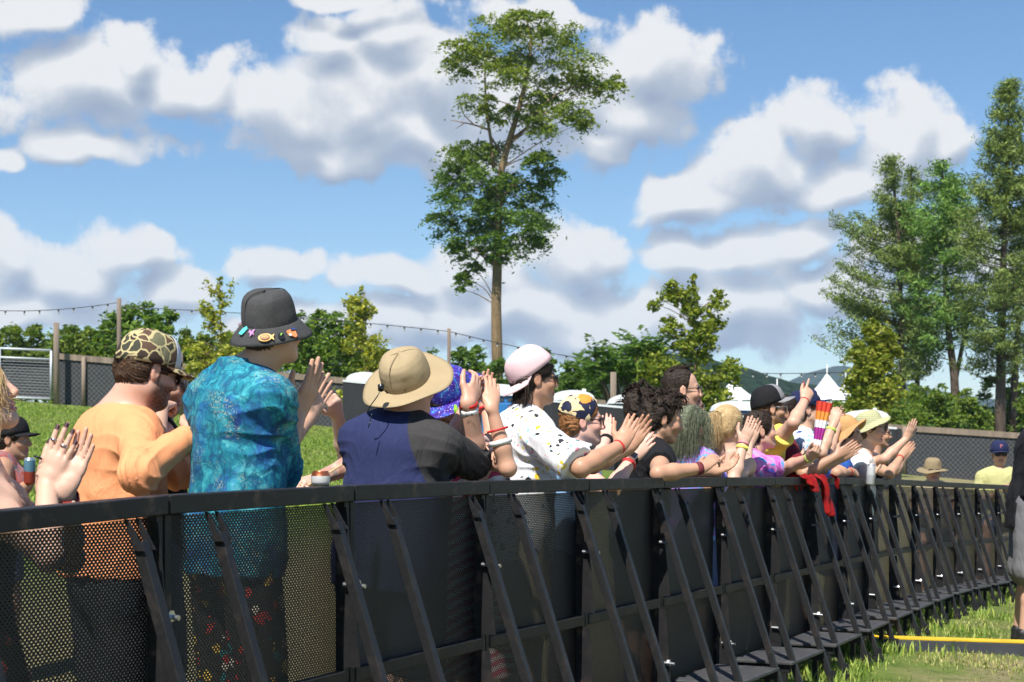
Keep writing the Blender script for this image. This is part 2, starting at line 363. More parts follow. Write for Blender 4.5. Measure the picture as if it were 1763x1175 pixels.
def barrier(i, xa, xb):
    A = railpt(xa); B = railpt(xb); d = B - A; Wd = math.hypot(d[0], d[1]); th = math.atan2(d[1], d[0])
    sl_ = d[2] / Wd; base = (A[0], A[1], A[2] - RH)
    root = empty('crowd_barrier', base, th)
    ordn = ['nearest', 'second', 'third', 'fourth', 'fifth', 'sixth', 'seventh', 'eighth', 'ninth', 'tenth', 'eleventh', 'twelfth', 'thirteenth',
            'fourteenth', 'fifteenth', 'sixteenth', 'seventeenth', 'last'][min(i, 17)]
    under = ['below the blonde woman', 'below the turquoise shirt', 'below the tan sun hat', 'below the toucan shirt',
             'below the patterned headscarf', 'below the curly haired man', 'below the ponytail woman', 'below the pink and blue tie-dye shirt',
             'with the red scarf over its rail', 'below the two drink cans'][i] if i < 10 else 'in the far row at right'
    tag(root, f'black crowd barrier panel, {ordn} of the row, {under}', 'crowd barrier', 'crowd barrier panels in a row')
    g = .004
    def P(x, y, z): return (x, y, z + sl_ * x)
    def mb(*boxes):
        m = MB()
        for (x0, x1, y0, y1, z0, z1) in boxes:
            v = [P(x, y, z) for x in (x0, x1) for y in (y0, y1) for z in (z0, z1)]
            m.add(v, [(0,1,3,2),(4,6,7,5),(0,4,5,1),(2,3,7,6),(0,2,6,4),(1,5,7,3)])
        return m
    mb((g, Wd - g, -.055, .012, RH - .052, RH)).build('top_rail', BLK2, root, bevel=.004)
    for x0 in (g, Wd - .034): mb((x0, x0 + .03, -.036, -.001, .03, RH - .053)).build('post', BLK2, root, bevel=.003)
    mb((.0345, Wd - .0345, -.04, -.003, .60, .645)).build('middle_rail', BLK, root, bevel=.003)
    mb((.0345, Wd - .0345, -.04, -.003, .10, .14)).build('lower_rail', BLK, root, bevel=.003)
    s = MB()                                   # front and back skin of the 3 mm thick sheet
    for y in (.003, .0055): s.add([P(.01, y, .06), P(Wd - .01, y, .06), P(Wd - .01, y, RH - .06), P(.01, y, RH - .06)], [(0, 1, 2, 3)])
    s.build('perforated_sheet', PERF, root)
    # tapered stiffener fin beside the right post
    for z0, z1, a0, a1 in ((.66, RH - .07, .06, .010), (.15, .595, .07, .035)):
        x0, x1 = Wd - .042, Wd - .036
        m = MB(); m.add([P(x, y, z) for x in (x0, x1) for (y, z) in ((-.037, z0), (-.037 - a0, z0), (-.037 - a1, z1), (-.037, z1))],
                        [(0, 1, 2, 3), (7, 6, 5, 4), (0, 4, 5, 1), (1, 5, 6, 2), (2, 6, 7, 3), (3, 7, 4, 0)])
        m.build('stiffener_fin', BLK, root)
    for fx in (.205, .845):
        x = fx * Wd
        m = MB()
        for e in (-.024, .024):
            x0 = x + e - .003; x1 = x + e + .003
            m.add([P(q, y, z) for q in (x0, x1) for (y, z) in ((-.042, RH - .053), (-.075, RH - .135), (-.105, RH - .135), (-.052, RH - .053))],
                  [(0, 1, 2, 3), (7, 6, 5, 4), (0, 4, 5, 1), (1, 5, 6, 2), (2, 6, 7, 3), (3, 7, 4, 0)])
        m.build('strut_bracket', BLK, root)
        m = MB(); m.bar(P(x, -.075, RH - .115), P(x, -.445, .015), .034, .034, (1, 0, 0)); m.build('strut', BLK, root, bevel=.003)
        m = MB(); m.box(P(x, -.44, .02), (.045, .03, .02)); m.box(P(x + .026, -.44, .06), (.004, .02, .035)); m.build('strut_foot', BLK, root)
    m = mb((.12, Wd - .14, -.40, -.045, .205, .222)); m.build('step_plate', STEP, root, bevel=.003)
    for x0 in (.14, Wd - .19): mb((x0, x0 + .03, -.38, -.06, .16, .203), (x0 + .002, x0 + .028, -.36, -.33, .0, .162)).build('step_support', BLK, root)
    for zb in (.93, .33):
        m = MB(); m.tube([P(Wd - .055, -.045, zb), P(Wd - .055, -.125, zb - .004)], .0075, 8)
        m.tube([P(Wd - .055, -.088, zb), P(Wd - .055, -.102, zb)], .017, 6); m.build('bolt', STEEL, root)
for i in range(len(JOINTS) - 1): barrier(i, JOINTS[i], JOINTS[i + 1])

# ---------------------------------------------------------------- cable ramp on the ground
def cable_ramp():
    a = at(1492, 1122, FPX / 236); b = at(1800, 1137, FPX / 231)
    a[2] = gz(a[0], a[1]); b[2] = gz(b[0], b[1])
    d = b - a; L = np.linalg.norm(d); d /= L; r = np.array([d[1], -d[0], 0]); r /= np.linalg.norm(r); u = np.cross(r, d)
    def sect(pts):
        m = MB(); k = len(pts)
        v = [a + r * y + u * z for y, z in pts] + [a + d * L + r * y + u * z for y, z in pts]
        m.add(v, [(i, (i + 1) % k, k + (i + 1) % k, k + i) for i in range(k)] + [tuple(range(k))[::-1], tuple(range(k, 2 * k))]); return m
    body = sect([(-.13, -.02), (.19, -.02), (.165, .075), (-.05, .08), (-.12, .02)]).build('cable_ramp', M('ramp_rubber', (.03, .032, .036), .7, .4, 6, .2))
    sect([(-.05, .0815), (.10, .0785), (.10, .088), (-.05, .091)]).build('lid', M('yellow_plastic', (.72, .47, .02), .5, .18, 7), body)
    tag(body, 'black cable ramp with a yellow lid lying on the grass by the barrier feet', 'cable ramp')
cable_ramp()

# ---------------------------------------------------------------- perimeter fence, gate and poles
WOOD = M('weathered_wood', (.23, .18, .135), .85, .4, 5, .5, stretch=(1, 1, .08))
GALV = M('galvanised_tube', (.46, .49, .52), .5, .12, 20, metal=.2)
def screen_mat(name, link_):
    m, nt, b, o = newmat(name); v = objc(nt)
    sp = N(nt, 'ShaderNodeSeparateXYZ', ins={0: v})
    n = noise(nt, v, .8, 5, .6); n2 = noise(nt, v, 30, 3)
    base = mix(nt, n, (.014, .015, .018), (.036, .038, .042))
    q = .085
    a = mth(nt, 'PINGPONG', mth(nt, 'ADD', sp.outputs[0], sp.outputs[2]), q); c = mth(nt, 'PINGPONG', mth(nt, 'SUBTRACT', sp.outputs[0], sp.outputs[2]), q)
    ln = mth(nt, 'LESS_THAN', mth(nt, 'MINIMUM', a, c), .009)
    col = mix(nt, mth(nt, 'MULTIPLY', ln, link_), base, (.22, .23, .24))
    put(nt, b, 'Base Color', col); b.inputs['Roughness'].default_value = .8
    bump(nt, b, n2, .2, .01); return m
FS = screen_mat('windscreen_chain_link', .5)
FD = 55.0
def fence_run(xa, xb, label, n_post):
    ya = lambda x: 605 + .0858 * x if x < 1500 else 733.7 + .066 * (x - 1500)
    A = at(xa, ya(xa), FD); B = at(xb, ya(xb), FD)
    root = empty('perimeter_fence', (A[0], A[1], gz(A[0], A[1])))
    tag(root, label, 'fence', 'perimeter fence runs')
    m = MB(); K = 12; o = np.array(root.location)
    px = np.linspace(xa, xb, K); T = np.array([at(x, ya(x), FD) for x in px]); G = T.copy(); G[:, 2] = ground(T[:, 0], T[:, 1]) - .05
    V = np.concatenate([T - o, G - o, T - o + [0, .03, 0], G - o + [0, .03, 0]])
    F = [(K + i, K + i + 1, i + 1, i) for i in range(K - 1)] + [(2*K + i, 2*K + i + 1, 3*K + i + 1, 3*K + i) for i in range(K - 1)]
    m.add(V, F); m.build('windscreen', FS, root)
    m = MB()
    for i in range(K - 1): m.bar(T[i] - o + [0, -.02, .0], T[i + 1] - o + [0, -.02, 0], .06, .2)
    m.build('top_board', WOOD, root)
    for k in range(n_post):
        x = xa + (k + .5) * (xb - xa) / n_post; t = at(x, ya(x), FD); g = gz(t[0], t[1])
        MB().tube([(t[0] - o[0], -.09, g - .2 - o[2]), (t[0] - o[0], -.09, t[2] - o[2] + .05)], .075, 8).build('fence_post', WOOD, root, smooth=True)
fence_run(97, 580, 'long dark screened fence with weathered top board, at left below the green hedge', 5)
fence_run(580, 1260, 'middle stretch of the dark screened fence, behind the portable toilets', 5)
fence_run(1260, 2050, 'dark chain link fence with wooden top board, at right below the conifers', 4)

def gate():
    a = at(-55, 598, FD - .3); b = at(88, 604, FD - .3); H = 1.66; o = a.copy(); o[2] -= H
    root = empty('farm_gate', o); tag(root, 'galvanised tube farm gate with mesh infill beside the thick wooden post', 'gate')
    d = b - a; L = d[0]; rise = d[2]
    def P(t, z): return np.array([L * t, 0, z + rise * t])
    m = MB()
    for z in (.03, H): m.tube([P(0, z), P(1, z)], .045, 8)
    for t in (0, .38, 1): m.tube([P(t, .03), P(t, H)], .045, 8)
    m.tube([P(0, H - .3), P(1, H - .3)], .04, 8); m.build('gate_frame', GALV, root, smooth=True)
    m = MB()
    for k in range(13): m.tube([P(0, .1 + k * .095), P(1, .1 + k * .095)], .006, 5)
    m.build('mesh_wires', M('gate_wire', (.30, .32, .34), .5), root)
    v = [P(0, .05) + [0, .12, 0], P(1, .05) + [0, .12, 0], P(1, H - .3) + [0, .12, 0], P(0, H - .3) + [0, .12, 0]]
    MB().add(v + [q + [0, .02, 0] for q in v], [(0,1,2,3),(7,6,5,4),(0,4,5,1),(2,6,7,3)]).build('windscreen', FS, root)
gate()
def pole(x, ytop, w, D, label, name='wooden_pole'):
    t = at(x, ytop, D); g = gz(t[0], D) - .2; r = w / FPX * D / 2
    o = MB().tube([(0, 0, 0), (0, 0, (t[2] - g) * .6), (0, 0, t[2] - g)], [r * 1.08, r, r * .96], 10).build(name, WOOD, None, (t[0], D, g), smooth=True)
    tag(o, label, 'pole'); return t
pole(97, 556, 10, FD - .6, 'thick wooden gate post at the end of the tube gate')
pa = pole(205, 514, 7.5, FD + 2, 'tall slim wooden pole carrying the string lights above the left hedge')
pole(311, 606, 8, FD - .6, 'short wooden fence post between the camouflage cap and the turquoise shirt')
pb = pole(773, 566, 6.5, FD + 2, 'slim wooden pole carrying string lights left of the tall tree')
pole(1056, 641, 11, FD - 6, 'stout grey wooden post between the toilets')
def string_lights(P0, P1, sag, label, nb):
    P0 = np.array(P0); P1 = np.array(P1); o = P0.copy()
    t = np.linspace(0, 1, 60)[:, None]; Q = P0 * (1 - t) + P1 * t; Q[:, 2] -= sag * 4 * (t * (1 - t))[:, 0]
    root = empty('string_lights', o); tag(root, label, 'string lights', 'festoon lights along the fence')
    MB().tube(Q - o, .014, 5).build('cable', M('cable_black', (.02, .02, .022), .6), root)
    DK = M('lamp_socket', (.02, .02, .022), .5); GL = M('bulb_glass', (.55, .55, .5), .15, .05)
    for k in range(nb):
        i = int((k + .5) / nb * 59); p = Q[i] - o
        b = MB().lathe([(.001, 0.0), (.032, -.005), (.032, -.075), (.001, -.08)], 8, p).build('lamp_socket', DK, root)
        MB().lathe([(.001, -.081), (.026, -.09), (.036, -.115), (.022, -.145), (.001, -.152)], 8, p).build('bulb', GL, b)
string_lights(at(-180, 516, FD + 2), pa - [0, 0, .14], .35, 'string lights sagging at far left up to the tall slim pole', 13)
string_lights(pa - [0, 0, .3], pb - [0, 0, .1], -.1, 'string lights falling from the left pole behind the turquoise shirt', 20)
pc = at(1475, 640, FD + 2)
string_lights(pb - [0, 0, .1], pc, .55, 'long string lights from the middle pole to the yellow green tree at right', 26)

# ---------------------------------------------------------------- black screen fence with pale top, portable toilets, tents
def site_screen():
    xs = [(590, 658), (770, 676), (950, 693), (1130, 709), (1330, 724), (1545, 740)]; D = 38.0
    P = [at(x, y, D) for x, y in xs]; o = P[0].copy(); o[2] = gz(o[0], D)
    root = empty('privacy_fence', o); tag(root, 'matt black privacy fence with a pale top rail in front of the portable toilets', 'fence')
    BK = M('black_fabric_screen', (.016, .017, .02), .75, .35, 2, .2); WT = M('pale_rail', (.62, .64, .66), .5, .1)
    for a, b in zip(P[:-1], P[1:]):
        a = a - o; b = b - o; ga = gz(a[0] + o[0], D) - o[2] - .05; gb = gz(b[0] + o[0], D) - o[2] - .05
        b = b - (b - a) * .004
        v = [(a[0], 0, ga), (b[0], 0, gb), (b[0], 0, b[2]), (a[0], 0, a[2])]
        MB().add(v + [(x, y + .06, z) for x, y, z in v], [(0,1,2,3),(7,6,5,4),(0,4,5,1),(2,6,7,3),(1,5,6,2),(0,3,7,4)]).build('screen_panel', BK, root)
        MB().bar(np.array(a) + [0, .03, .03], np.array(b) + [0, .03, .03], .09, .05).build('top_rail', WT, root)
    e = P[-1] - o; MB().box((e[0] + .04, .03, e[2] / 2 - .3), (.05, .06, e[2] / 2 + .32)).build('end_post', BK, root)
site_screen()
def toilet(x, ytop, w, D, body, roof, label, rot=0):
    t = at(x, ytop, D); g = gz(t[0], D); Wd = w / FPX * D; h = t[2] - g
    root = empty('portable_toilet', (t[0], D, g), rot); tag(root, label, 'portable toilet', 'portable toilets behind the black screen')
    hw = Wd / 2; BM = M('toilet_' + body[0], body[1], .45, .06, 3); RM = M('toilet_roof_' + roof[0], roof[1], .5, .05, 3)
    MB().box((0, 0, (h - .25) / 2), (hw * .92, hw * .92, (h - .25) / 2)).build('cabin', BM, root, bevel=.03)
    # barrel roof with a flared rim
    m = MB(); K = 14; sec = [(-1.06, 0)] + [(math.cos(math.pi - math.pi * k / K) * 1.0, .06 + .2 * math.sin(math.pi * k / K)) for k in range(K + 1)] + [(1.06, 0)]
    n = len(sec); v = [(hw * a, -hw * 1.03, h - .248 + z) for a, z in sec] + [(hw * a, hw * 1.03, h - .248 + z) for a, z in sec]
    m.add(v, [(i, i + 1, n + i + 1, n + i) for i in range(n - 1)] + [tuple(range(n))[::-1], tuple(range(n, 2 * n))]); m.build('roof', RM, root)
    d = MB().box((0, -hw * .935, (h - .5) / 2 + .08), (hw * .66, .02, (h - .5) / 2)).build('door', BM, root, bevel=.01)
    MB().box((hw * .45, -hw * .935 - .04, h * .5), (.05, .015, .08)).build('door_latch', M('latch_grey', (.3, .3, .3), .5), d)
    m = MB()
    for sx in (-.5, 0, .5): m.box((hw * sx, -hw * .925, h - .34), (hw * .17, .012, .04))
    m.build('vent', M('vent_dark', (.04, .05, .06), .6), root)
    MB().tube([(hw * .6, hw * .5, h - .1), (hw * .6, hw * .5, h + .07)], .05, 8).build('vent_pipe', RM, root, smooth=True)
BL = ('blue', (.02, .16, .42)); LG = ('grey', (.34, .37, .4)); WH = ('white', (.8, .82, .84)); LW = ('pale', (.62, .65, .68))
toilet(630, 643, 62, 44, BL, WH, 'blue portable toilet with white roof left of the tan sun hat')
toilet(862, 664, 70, 37, BL, WH, 'blue portable toilet with white roof right behind the raised hands and pink cap')
toilet(985, 674, 72, 43, LG, WH, 'grey portable toilet with white roof above the patterned headscarf')
toilet(1085, 680, 74, 43, LG, WH, 'grey portable toilet with arched white roof beside the stout wooden post')
toilet(1258, 692, 62, 44, BL, WH, 'blue portable toilet with white roof above the blonde ponytail')
toilet(1490, 707, 66, 44, LG, WH, 'grey portable toilet with white roof behind the pale green bucket hat')
def tent(x, ypeak, yeave, w, D, label, colr=(.86, .87, .88), nm='tent_canvas'):
    p = at(x, ypeak, D); e = CH + (HY - yeave) / FPX * D; g = gz(p[0], D); hw = w / FPX * D / 2
    root = empty('peaked_tent', (p[0], D, g)); tag(root, label, 'tent', 'white peaked tents')
    hp = p[2] - g; he = e - g; CV = M(nm, colr, .7, .03, 1.5, .1)
    m = MB(); lv = [0, .12, .3, .5, .72, .88, 1]; V = []; n = 16
    for t in lv:
        r = hw * (1 - t) ** 1.0 * (1 if t < 1 else 0) + .06; z = he + (hp - he) * (t ** 1.75)
        for k in range(n):
            a = 2 * math.pi * k / n + math.pi / 4; q = max(abs(math.cos(a)), abs(math.sin(a)))
            V.append((r * math.cos(a) / q * 1.0, r * math.sin(a) / q, z - .1 * t * (1 - t)))
    F = [(i*n+k, i*n+(k+1)%n, (i+1)*n+(k+1)%n, (i+1)*n+k) for i in range(len(lv)-1) for k in range(n)]
    m.add(V, F)
    v = [(sx * hw, sy * hw, z) for z in (he - .35, he) for sx, sy in ((-1,-1),(1,-1),(1,1),(-1,1))]
    m.add(v, [(0,1,5,4),(1,2,6,5),(2,3,7,6),(3,0,4,7)]); m.build('canopy', CV, root)
    MB().tube([(0, 0, hp - .1), (0, 0, hp + .55)], .04, 6).build('finial', CV, root)
    for sx in (-1, 1):
        for sy in (-1, 1): MB().tube([(sx * hw * .97, sy * hw * .97, -.3), (sx * hw * .97, sy * hw * .97, he)], .06, 6).build('leg', M('tent_leg', (.6, .6, .62), .5), root)
tent(1262, 655, 690, 92, 92, 'white peaked tent half hidden by the yellow green tree in the middle')
tent(1338, 668, 700, 84, 96, 'white peaked tent whose tip shows over the grey and black cap')
tent(1424, 645, 690, 92, 88, 'largest white peaked tent, behind the raised pointing hand')
tent(1456, 656, 696, 66, 100, 'white peaked tent just right of the largest one, beside the yellow green tree')
tent(1384, 671, 690, 40, 110, 'small red tent roof far behind the grey cap brim', (.6, .06, .03), 'red_canvas')

# ---------------------------------------------------------------- hills
def ridge(name, pts, D, depth, col, label, seed):
    """wooded ridge: crest heights from (px, py) pairs at distance D, real slope falling to both sides"""
    r = np.random.default_rng(seed); xs = np.linspace(pts[0][0], pts[-1][0], 150); ys = np.interp(xs, [p[0] for p in pts], [p[1] for p in pts])
    X = (xs - CXP) / FPX * D; Z = CH + (HY - ys) / FPX * D
    nv = 26; V = []
    ph = r.uniform(0, 6, 12)
    for j in range(nv):
        v = j / (nv - 1) * 2 - 1; f = math.cos(v * math.pi / 2) ** 1.1
        nz = sum(math.sin(1) * 0 + np.sin(xs * (.05 + .045 * k) + v * (4 + 2.7 * k) + ph[k]) * (1.0 / (1 + k)) for k in range(8)) * D * .0009
        z = -14 + (Z + 14) * f + nz * (.35 + .65 * (1 - f)) * (1 if f < .999 else .5)
        V.append(np.stack([X, np.full_like(X, D + v * depth), z], -1))
    V = np.array(V); n = len(xs); idx = np.arange(nv * n).reshape(nv, n)
    F = np.stack([idx[:-1, :-1], idx[:-1, 1:], idx[1:, 1:], idx[1:, :-1]], -1).reshape(-1, 4)
    m, nt, b, o = newmat(name + '_woods'); g = nt.nodes.new('ShaderNodeNewGeometry').outputs['Position']
    q = voro(nt, g, 60 / D * 2.2, 'F1'); n2 = noise(nt, g, 12 / D, 5, .6)
    c = np.array(col); put(nt, b, 'Base Color', mix(nt, mth(nt, 'ADD', mth(nt, 'MULTIPLY', q, .6), mth(nt, 'MULTIPLY', n2, .5)), c * 1.35, c * .6))
    b.inputs['Roughness'].default_value = .95; b.inputs['Specular IOR Level'].default_value = .1; bump(nt, b, q, 1.0, D * .006)
    ob = link(name, mesh_np(name, V.reshape(-1, 3), F, True, mats=[m])); tag(ob, label, 'hill', kind='structure')
ridge('wooded_hill', [(560, 720), (800, 660), (960, 650), (1060, 622), (1110, 612), (1180, 612), (1250, 628), (1300, 645), (1345, 658), (1420, 668), (1560, 690), (1900, 740)], 420, 130, (.016, .034, .015), 'green wooded hill behind the white tents', 3)
ridge('far_mountain', [(940, 700), (1080, 596), (1112, 588), (1150, 606), (1260, 650), (1350, 661), (1390, 641), (1440, 632), (1490, 640), (1560, 668), (1700, 690), (2000, 720)], 1900, 420, (.030, .050, .026), 'blue wooded mountain far behind the tents', 5)
# summer haze between the field and the hills
def haze():
    m = bpy.data.materials.new('haze_air'); m.use_nodes = True; nt = m.node_tree; nt.nodes.clear()
    o = nt.nodes.new('ShaderNodeOutputMaterial')
    v = N(nt, 'ShaderNodeVolumePrincipled', ins={'Color': (.55, .75, 1, 1), 'Density': .00019, 'Anisotropy': .0})
    nt.links.new(v.outputs[0], o.inputs['Volume'])
    o = MB().box((0, 1150, 55), (2600, 1400, 95)).build('haze', m); tag(o, 'thin blue summer haze over the whole field', 'haze', kind='stuff')
haze()
# ---------------------------------------------------------------- trees and bushes
def barkmat(name, c):
    m, nt, b, o = newmat(name); v = objc(nt)
    w = N(nt, 'ShaderNodeMapping', ins={'Vector': v, 'Scale': (6, 6, .9)}).outputs[0]
    n = noise(nt, w, 2.2, 6, .7, 1.0); c = np.array(c)
    put(nt, b, 'Base Color', ramp(nt, n, [(.3, tuple(c * .4)), (.55, tuple(c)), (.75, tuple(c * 1.5))])); b.inputs['Roughness'].default_value = .95
    bump(nt, b, n, 1.0, .05); return m
BARK = barkmat('bark_brown', (.25, .17, .09)); BARKD = barkmat('bark_dark', (.13, .095, .07))
def px_path(pts, D, dd=None):
    return np.array([at(x, y, D + (0 if dd is None else dd[i])) for i, (x, y) in enumerate(pts)])
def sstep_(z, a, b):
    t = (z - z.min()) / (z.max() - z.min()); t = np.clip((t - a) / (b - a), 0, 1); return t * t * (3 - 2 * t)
def broadleaf(name, label, D, trunk, tw, clusters, c0, c1, leaf=.16, dens=1.0, group=None, bark=None, sprays=7, droop=.3, seed=1, cat='tree', limbs=(), aspect=.42, mult=1.0, zf=.33, top=None):
    """trunk: px path; tw: base/top half widths in px; clusters: (px, py, rx, ry, n leaves)"""
    r = np.random.default_rng(seed); s = D / FPX
    T = smooth_path(px_path(trunk, D), 14); base = T[0].copy(); base[2] = min(gz(base[0], D), base[2]) - .1
    T[0] = base; root = empty(name, base); tag(root, label, cat, group)
    m = MB(); m.tube(T - base, np.linspace(tw[0], tw[1], 14) * s, 10)
    P = []; 
    for x, y, rx, ry, n in clusters:
        dd = r.uniform(-.9, .9) * min(rx, 60) * s
        c = at(x, y, D + dd)
        # limb from the trunk to the cluster
        k = np.argmin(np.abs(T[:, 2] - (c[2] - .5 * np.hypot(c[0] - T[:, 0].mean(), .1) - ry * s * .3)))
        st = T[max(2, min(k, 13))]; mid = (st + c) / 2 + np.array([0, 0, .08 * np.linalg.norm(c - st)]) + r.normal(size=3) * .04 * np.linalg.norm(c - st)
        L = smooth_path([st, mid, c], 7); m.tube(L - base, np.linspace(max(tw[1] * .8, 1.0) * s, .35 * s, 7), 5)
        ns = max(3, int(sprays * math.sqrt(n / 260)))
        for q in range(ns):
            u = unit(r.normal(size=3)) * r.uniform(.25, 1.0) ** .6
            sc = c + u * np.array([rx * s, min(rx, 45) * s * .9, ry * s])
            k2 = int(n * mult / ns * r.uniform(.5, 1.5)); R0 = min(rx, ry * 1.6) * s * r.uniform(.34, .62)
            e = r.normal(size=(k2, 3)) * np.array([R0, R0, R0 * zf]) * .62
            e[:, 2] -= droop * (e[:, 0] ** 2 + e[:, 1] ** 2) / max(R0, .05)
            P.append(sc + e)
            if q < 3: m.tube(np.array([c - base, sc - base]), [.35 * s, .2 * s], 4)
    for lp in limbs:
        L = smooth_path(px_path(lp[0], D), 9); m.tube(L - base, np.linspace(lp[1], lp[2], 9) * s, 6)
    m.build('trunk', bark or BARK, root, smooth=True)
    P = np.concatenate(P); P = P[r.uniform(size=len(P)) < dens]
    V, F = leaves(P - base, leaf, aspect, .55, r)
    cl_ = leafcol(len(P), c0, c1, r)
    if top is not None: hh = sstep_(P[:, 2], .40, .62); cl_ = cl_ * (1 + (np.array(top) - 1) * hh[:, None])      # light through the upper crown put into a paler leaf colour
    link('crown', mesh_np('crown', V, F, False, np.repeat(cl_, 4, 0), [LEAF]), root)
    return root
G0, G1 = (.06, .14, .02), (.26, .38, .05)
def bush(x, ytop, w, D, n, c0, c1, label, seed, leaf=.17, group=None, ybase=None, name='bush', tall=1.0):
    r = np.random.default_rng(seed); g = at(x, 0, D); gzv = gz(g[0], D)
    yb = HY - (gzv - CH) * FPX / D
    if ybase: yb = ybase
    h = yb - ytop; cl = []
    for k in range(int(8 + w / 12)):
        u = r.uniform(-1, 1); yy = r.uniform(0, 1) ** .8
        cl.append((x + u * w * .42 * (1 - .35 * (1 - yy)), ytop + h * .12 + yy * h * .75 + abs(u) ** 2 * h * .16, w * .30, h * .22, n / 8))
    cl.append((x, ytop + h * .12, w * .2, h * .15, n / 9))
    return broadleaf(name, label, D, [(x, yb), (x + r.uniform(-3, 3), (yb + ytop) / 2), (x, ytop + h * .3)], (3, 1), cl, c0, c1, leaf, 1, group, None, 9, .2, seed, 'bush', zf=.55)
# hedge behind the fence
hr = random.Random(5)
hedge = [(-12, 568), (22, 558), (62, 562), (120, 563), (150, 566), (182, 548), (226, 528), (258, 526), (290, 532), (322, 566), (352, 570), (395, 566), (425, 570), (455, 560), (520, 545), (548, 534), (578, 540), (606, 560)]
for i, (x, yt) in enumerate(hedge):
    tallb = yt < 550
    bush(x, yt + hr.uniform(-4, 4), 70 + hr.uniform(-8, 14), FD + 4 + hr.uniform(0, 5), 4200, G0 if tallb else (.075, .15, .02), G1 if tallb else (.27, .34, .05),
         'tall dark green bush standing out of the hedge behind the fence' if tallb else 'mid green bush in the long hedge behind the screened fence', 100 + i, .2,
         'tall bushes behind the fence' if tallb else 'hedge bushes behind the fence')
for i, (x, yt) in enumerate([(650, 600), (700, 612), (742, 606), (790, 596), (822, 600), (858, 612), (905, 615), (940, 598), (985, 622), (1020, 618), (1130, 640), (1160, 650)]):
    bush(x, yt, 70, FD + 5 + hr.uniform(0, 6), 3400, (.05, .12, .018), (.19, .29, .045), 'dark green bush at the foot of the tall tree, behind the toilets', 150 + i, .2, 'bushes around the tall tree')
for i, (x, yt) in enumerate([(1440, 690), (1480, 672), (1530, 668), (1575, 660), (1620, 664), (1665, 668), (1700, 650), (1745, 655), (1790, 650), (1600, 690), (1680, 696), (1740, 690)]):
    bush(x, yt, 80, FD + 4 + (i % 4) * 2.2, 3800, (.06, .14, .02), (.27, .35, .05), 'leafy undergrowth bush below the conifers at right', 180 + i, .2, 'undergrowth below the conifers')
# tall locust tree
tall = [(905,35,70,24,760),(845,50,60,22,620),(960,62,55,26,620),(810,82,50,22,560),(880,92,75,26,820),(985,100,48,26,560),(1028,140,40,20,460),(960,145,60,22,560),(790,112,32,18,300),
        (860,130,60,20,520),(1048,152,26,14,240),(915,175,55,20,460),(985,190,45,20,460),(1000,212,26,12,240),(830,172,45,18,420),(868,198,44,18,380),(940,215,45,18,400),
        (812,252,50,22,560),(790,272,34,20,380),(855,262,40,20,360),(930,275,38,18,480),(948,296,24,22,340),(780,305,34,18,420),(830,305,52,22,660),(905,312,48,22,600),(870,335,60,22,640),(775,335,30,18,320),
        (805,352,48,20,540),(920,345,36,20,420),(765,375,34,16,360),(830,380,60,22,720),(895,380,52,22,640),(930,388,26,16,260),(785,405,38,18,420),(855,412,60,20,660),(912,412,36,18,400),(800,430,34,14,300),(865,438,44,14,400),
        (815,462,22,12,220),(800,482,18,14,220),(792,497,12,7,90)]
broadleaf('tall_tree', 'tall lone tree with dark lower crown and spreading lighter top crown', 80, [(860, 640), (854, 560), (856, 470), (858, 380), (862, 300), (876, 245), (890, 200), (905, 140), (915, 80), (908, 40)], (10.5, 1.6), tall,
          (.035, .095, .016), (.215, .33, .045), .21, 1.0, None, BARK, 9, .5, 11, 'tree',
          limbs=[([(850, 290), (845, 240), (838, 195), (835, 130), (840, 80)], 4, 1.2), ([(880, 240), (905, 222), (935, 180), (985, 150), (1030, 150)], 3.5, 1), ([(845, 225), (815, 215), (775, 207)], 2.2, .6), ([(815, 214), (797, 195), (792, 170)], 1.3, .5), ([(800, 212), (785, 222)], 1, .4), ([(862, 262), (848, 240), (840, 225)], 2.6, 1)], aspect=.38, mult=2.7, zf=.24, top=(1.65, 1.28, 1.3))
# slender yellow green saplings
YG0, YG1 = (.17, .24, .025), (.60, .57, .08)
def sapling(x, ytop, ybase, w, D, n, label, seed, c0=YG0, c1=YG1, leaf=.13, extra=(), ex=.8):
    r = np.random.default_rng(seed); h = ybase - ytop; cl = []
    for k in range(17):
        t0 = r.uniform(.12, 1.0); sd = r.choice([-1, 1]); ln = w * (.12 + .42 * t0 ** ex) * r.uniform(.55, 1.2)
        for q in range(4):
            f = (q + .6) / 4; t = t0 - f * ln / h * r.uniform(.4, 1.1)
            if t > .02: cl.append((x + sd * ln * f + r.normal() * 4, ytop + t * h * .95, 9 + 9 * t, 12 + 10 * t, n / 46 * (.45 + t)))
    for k in range(7): cl.append((x + r.normal() * 4, ytop + h * (.02 + .1 * k), 6 + 2 * k, 14, n / 60))
    cl += list(extra)
    return broadleaf('sapling', label, D, [(x, ybase), (x + 2, (ybase + ytop) / 2), (x, ytop)], (2.2, .5), cl, c0, c1, leaf, 1, 'young yellow green trees', BARK, 11, .0, seed, 'tree', aspect=.6, zf=.85)
sapling(378, 478, 716, 110, FD - 2, 3000, 'sparse yellow green sapling between the camouflage cap and the black bucket hat', 21)
sapling(628, 500, 735, 104, FD - 2, 3600, 'loose yellow green sapling just left of the tan sun hat', 22)
sapling(1195, 480, 740, 150, FD - 4, 9000, 'broad yellow green tree behind the man with glasses', 23, (.10, .18, .02), (.42, .45, .06), .14, ex=.5, extra=[(1145, 520, 14, 14, 160), (1240, 530, 14, 16, 160), (1130, 640, 40, 30, 700)])
sapling(1506, 552, 728, 104, FD - 6, 8000, 'bright yellow green tree in front of the leftmost conifer', 24, (.12, .20, .02), (.48, .48, .07), .14)
